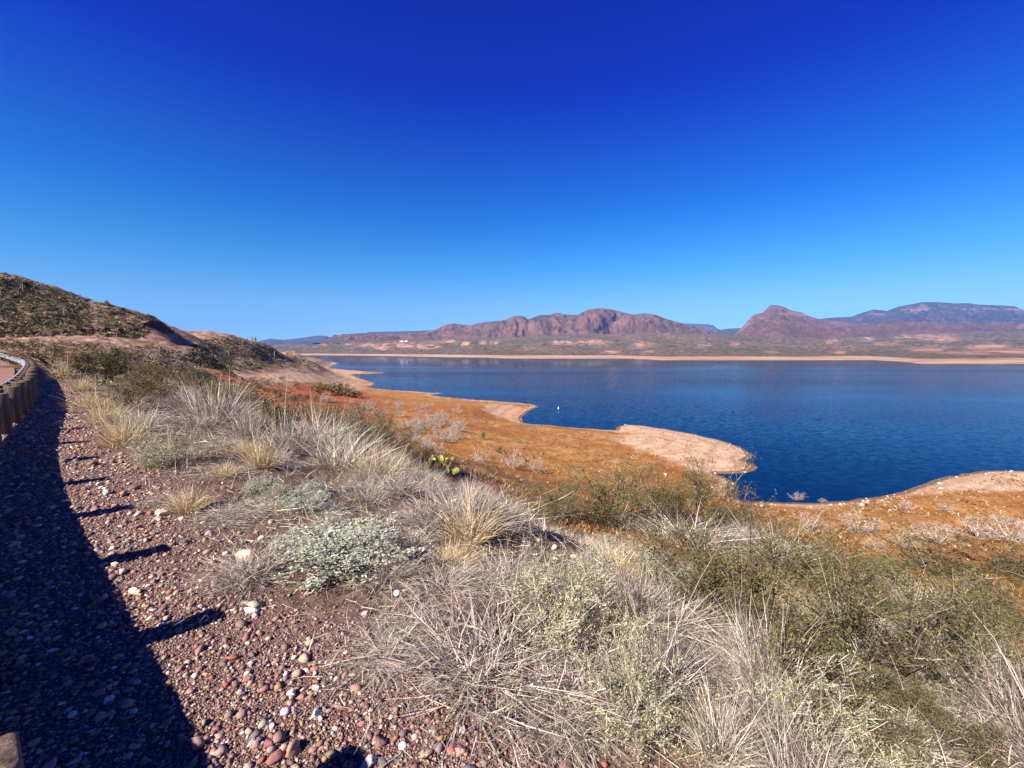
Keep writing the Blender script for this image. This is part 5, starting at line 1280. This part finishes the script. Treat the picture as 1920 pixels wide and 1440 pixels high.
def column(h, r, x=0, z0=-0.1):
    zs = np.array([z0, 0.2, 0.5, 0.8, 0.93, 0.98, 1.0]) * h; rs = np.array([0.8, 0.95, 1.0, 0.95, 0.72, 0.4, 0.08]) * r
    return ribbed([(x, 0, z) for z in zs], rs)
def arm(h0, out, top, r, side):
    P = [(0, 0, h0), (side * out * 0.55, 0, h0 + 0.02), (side * out * 0.92, 0, h0 + out * 0.28), (side * out, 0, h0 + out * 0.8), (side * out, 0, top * 0.9 + h0 * 0.1), (side * out, 0, top * 0.98), (side * out, 0, top)]
    return ribbed(P, np.array([0.7, 0.85, 0.95, 1, 0.95, 0.6, 0.1]) * r, 8)
TR = make_mesh('trunk', *column(4.0, 0.24)); TR.materials.append(M_SAG)
STUB = make_mesh('trunk', *column(1.3, 0.20)); STUB.materials.append(M_SAG)
ARMS = [make_mesh('arm', *arm(1.7, 0.55, 3.1, 0.16, 1)), make_mesh('arm', *arm(2.1, 0.5, 3.3, 0.15, -1))]
for m in ARMS: m.materials.append(M_SAG)
def saguaro(px, py, hpx, lab, arms=0, stub=False, group=None, Y=None):
    p = hit(px, py) if Y is None else None
    if Y is not None: u, _ = ray(px, py); p = np.array([u * Y, Y, float(ground([u * Y], [Y])[0])])
    if p is None: return
    o = link('saguaro_cactus', None, loc=p); h = hpx * p[1] / 800.0
    s = h / (1.3 if stub else 4.0); o.scale = (s, s, s); o.rotation_euler = (random.uniform(-0.03, 0.03), random.uniform(-0.03, 0.03), random.uniform(-0.6, 0.6))
    link('trunk', STUB if stub else TR, None, o)
    for a in range(arms): link('arm', ARMS[a], None, o)
    o['label'] = lab; o['category'] = 'cactus'
    if group: o['group'] = group
for px, py, h, lab, a, st in [(528, 792, 32, 'tall stub cactus standing alone behind the grass crest', 0, True), (488, 792, 24, 'shorter stub cactus left of the tall one', 0, True), (399, 752, 40, 'tallest slender saguaro rising from the thicket', 0, False), (392, 748, 30, 'saguaro close beside the tallest slender one', 1, False), (346, 716, 22, 'saguaro at the upper edge of the thicket', 0, False), (380, 742, 16, 'short saguaro left of the tallest pair', 0, False),
                              (44, 548, 16, 'saguaro near the top of the left hill', 1, False), (121, 594, 18, 'saguaro in the middle of the left hill slope', 0, False), (155, 597, 15, 'saguaro right of the middle one on the left hill', 0, False), (137, 592, 12, 'small saguaro between two others on the left hill', 0, False), (2, 552, 14, 'saguaro at the left picture edge on the hill', 0, False), (68, 553, 10, 'small saguaro right of the hilltop one', 0, False),
                              (473, 645, 14, 'saguaro on the crest of the rounded hill', 1, False), (479, 646, 15, 'saguaro with arms on the crest next to the first', 2, False), (455, 650, 12, 'saguaro left below the crest pair', 0, False), (497, 653, 12, 'saguaro right of the crest pair', 0, False), (545, 672, 11, 'saguaro on the right shoulder of the rounded hill', 0, False), (547, 666, 11, 'saguaro behind the right shoulder one', 0, False), (515, 672, 14, 'saguaro in the middle of the rounded hill', 0, False), (577, 682, 12, 'saguaro at the low right end of the rounded hill', 0, False), (430, 668, 12, 'saguaro low on the rounded hill', 0, False), (565, 676, 10, 'saguaro just above the low right one', 0, False)]:
    saguaro(px, py, h, lab, a, st)
def build_pad_mesh():
    V, F = sub_ico(2); z = (V[:, 2] + 1) / 2
    W = np.stack([V[:, 0] * 0.5 * (0.55 + 0.62 * z), V[:, 1] * 0.085, z * 1.15], 1)
    return W, F
PADM = make_mesh('pad', *build_pad_mesh(), smooth=True)
PADG = PADM.copy(); PADM.materials.append(M_PAD); PADG.materials.append(M_PAD2)
def prickly(px, py, wpx, n, lab, mesh, seed, Y=None):
    p = hit(px, py) if Y is None else None
    if Y is not None: u, _ = ray(px, py); p = np.array([u * Y, Y, float(ground([u * Y], [Y])[0])])
    if p is None: return
    rr = random.Random(seed); o = link('prickly_pear', None, loc=p); o['label'] = lab; o['category'] = 'cactus'
    W = wpx * p[1] / 800.0; s = W / 5.2
    for i in range(n):
        lv = i % 3; q = link('pad', mesh, None, o)
        q.location = (rr.uniform(-0.5, 0.5) * W, rr.uniform(-0.2, 0.2) * W, lv * s * 0.75 - 0.02); k = s * rr.uniform(0.8, 1.15); q.scale = (k, k, k)
        q.rotation_euler = (rr.uniform(-0.35, 0.35), rr.uniform(-0.55, 0.55), rr.uniform(-0.7, 0.7))
prickly(826, 886, 64, 28, 'yellow green prickly pear clump below the dark creosote', PADM, 1)
prickly(350, 795, 26, 9, 'small prickly pear in the mauve grass', PADM, 2)
prickly(222, 782, 24, 8, 'small prickly pear at the gravel edge below the brown bush', PADM, 3)
prickly(196, 722, 22, 6, 'low green prickly pear under the dark green bush', PADG, 4)

# ------------------------------------------------------------------ things people left, and fallen wood
def lathe(prof, n=20):
    a = np.arange(n) * 2 * math.pi / n; V = np.concatenate([np.stack([r * np.cos(a), r * np.sin(a), np.full(n, z)], 1) for r, z in prof]); F = []
    for i in range(len(prof) - 1):
        for j in range(n): F.append((i * n + j, i * n + (j + 1) % n, (i + 1) * n + (j + 1) % n, (i + 1) * n + j))
    return V, np.array(F)
def plain(name, c, rough=0.6, spec=0.3):
    t = NT(name); k = t.mix(t.ramp(t.noise(25, 4), [(0.4, 0.0), (0.7, 0.35)]), c, tuple(v * 0.7 for v in c)); return t.surf(k, rough, None, spec)
def build_small():
    # white buoy on the water
    b = at_z(1047, 766, 0.0); s = b[1] * 4.2 / 800 / 1.5
    o = link('buoy', None, loc=(b[0], b[1], 0)); o.scale = (s, s, s); o['label'] = 'small white buoy floating off the sandy point'; o['category'] = 'buoy'
    link('float', make_mesh('float', *lathe([(0.02, -0.3), (0.3, -0.25), (0.42, 0.0), (0.40, 0.2), (0.22, 0.32), (0.2, 0.34)])), plain('buoy_white', (0.75, 0.75, 0.73)), o)
    link('mast', make_mesh('mast', *lathe([(0.2, 0.34), (0.19, 1.15), (0.14, 1.2), (0.01, 1.22)])), plain('buoy_mast', (0.72, 0.72, 0.70)), o)
    # crumpled white paper
    p = hit(644, 925); n = 9; g = np.linspace(-1, 1, n); X, Y = np.meshgrid(g, g); rng = np.random.default_rng(4)
    Z = 0.35 * fbm(X * 1.3 + 3, Y * 1.3, 3, 71); V = np.stack([X + rng.normal(0, 0.08, X.shape), Y * 0.8 + rng.normal(0, 0.08, X.shape), Z], -1).reshape(-1, 3)
    V2 = np.concatenate([V, V + np.array([0, 0, 0.02])]); F = grid_faces(n, n); F2 = np.concatenate([F[:, ::-1], F + n * n])
    o = link('paper_scrap', make_mesh('paper_scrap', V2, F2), plain('white_paper', (0.80, 0.80, 0.80), 0.8), loc=(p[0], p[1], p[2] + 0.06)); k = 8 * p[1] / 800; o.scale = (k, k, k); o.rotation_euler = (0.9, 0.2, 0.4)
    o['label'] = 'crumpled white paper scrap caught in the dry grass'; o['category'] = 'litter'
    # red plastic cap and white shell-like disc at the gravel margin
    for px, py, w, c, nm, lab in [(845, 1410, 15, (0.55, 0.10, 0.06), 'plastic_cap', 'round red cap lying at the bottom among twigs'), (755, 1402, 16, (0.62, 0.56, 0.52), 'pale_disc', 'smooth pale disc on soil left of the red cap')]:
        p = hit(px, py); r = w * (p[1] + 0.15) / 800 * 0.5
        o = link(nm, make_mesh(nm, *lathe([(0.02, 0.42), (0.35, 0.40), (0.7, 0.32), (0.92, 0.15), (1.0, 0.0), (0.95, -0.12), (0.6, -0.14)], 18), smooth=True), plain(nm, c, 0.45, 0.4), loc=(p[0], p[1], p[2] + r * 0.35)); o.scale = (r, r, r); o.rotation_euler = (0.5, 0.25, 0)
        o['label'] = lab; o['category'] = 'litter'
    # fallen branches
    for pts, r, lab in [([(822, 1204), (868, 1192), (905, 1210), (950, 1258)], 0.011, 'pale dry branch arching over the centre of the grey brush'), ([(1050, 1345), (1085, 1334), (1120, 1352), (1158, 1385)], 0.011, 'pale dry branch lying below the second pale green bush'), ([(560, 1255), (640, 1248), (740, 1232), (830, 1226)], 0.004, 'long thin pale stem lying across the gravel margin'),
                        ([(520, 965), (560, 968), (600, 962)], 0.010, 'short grey branch on the soil among silver sage'), ([(1330, 1330), (1400, 1322), (1450, 1330), (1500, 1350)], 0.008, 'bleached branch under the largest creosote')]:
        P = []
        for px, py in pts: q = hit(px, py); P.append(q + np.array([0, 0, 0.10 if r > 0.005 else 0.03]))
        P = np.array(P); P[0, 2] -= 0.06; P[-1, 2] -= 0.06; tt = np.linspace(0, len(P) - 1, 14); D = np.stack([np.interp(tt, np.arange(len(P)), P[:, i]) for i in range(3)], 1)
        rng = np.random.default_rng(int(r * 1e4)); D += rng.normal(0, r * 0.4, D.shape)
        o0 = D.mean(0); v = tubes((D - o0)[None], np.array([r]), np.array([r * 0.45]), np.array([[0.48, 0.38, 0.27]]), rng, 6)
        o = link('fallen_branch', vmesh('fallen_branch', v), M_WOOD, loc=o0); o['label'] = lab; o['category'] = 'branch'
    # white houses far across the lake
    for i, (px, py, w, lab) in enumerate([(754, 641, 26, 'far white house left of the pair on the foothills'), (762, 640.5, 18, 'far white house right of the pair on the foothills')]):
        u, wv = ray(px, py); Y = np.linspace(1400, 2990, 300); g = foothill(np.full(300, u), Y)[0]; k = int(np.argmax(g > CAM_Z + wv * Y)); k = k if k else 220
        o = link('house', None, loc=(u * Y[k], Y[k], g[k] - 0.5)); o['label'] = lab; o['category'] = 'house'
        a, b, h = w / 2, 5.0, 5.0
        V = np.array([(-a, -b, 0), (a, -b, 0), (a, b, 0), (-a, b, 0), (-a, -b, h), (a, -b, h), (a, b, h), (-a, b, h)]); F = np.array([(0, 1, 5, 4), (1, 2, 6, 5), (2, 3, 7, 6), (3, 0, 4, 7)])
        link('wall', make_mesh('wall', V, F), plain('house_white', (0.78, 0.77, 0.74)), o)
        V = np.array([(-a - 0.5, -b - 0.6, h - 0.1), (a + 0.5, -b - 0.6, h - 0.1), (a + 0.5, b + 0.6, h - 0.1), (-a - 0.5, b + 0.6, h - 0.1), (-a - 0.5, 0, h + 2.2), (a + 0.5, 0, h + 2.2)]); F = np.array([(0, 1, 5, 4), (2, 3, 4, 5), (0, 3, 2, 1)])
        link('roof', make_mesh('roof', V, F), plain('house_roof', (0.70, 0.69, 0.67)), o)
build_small()
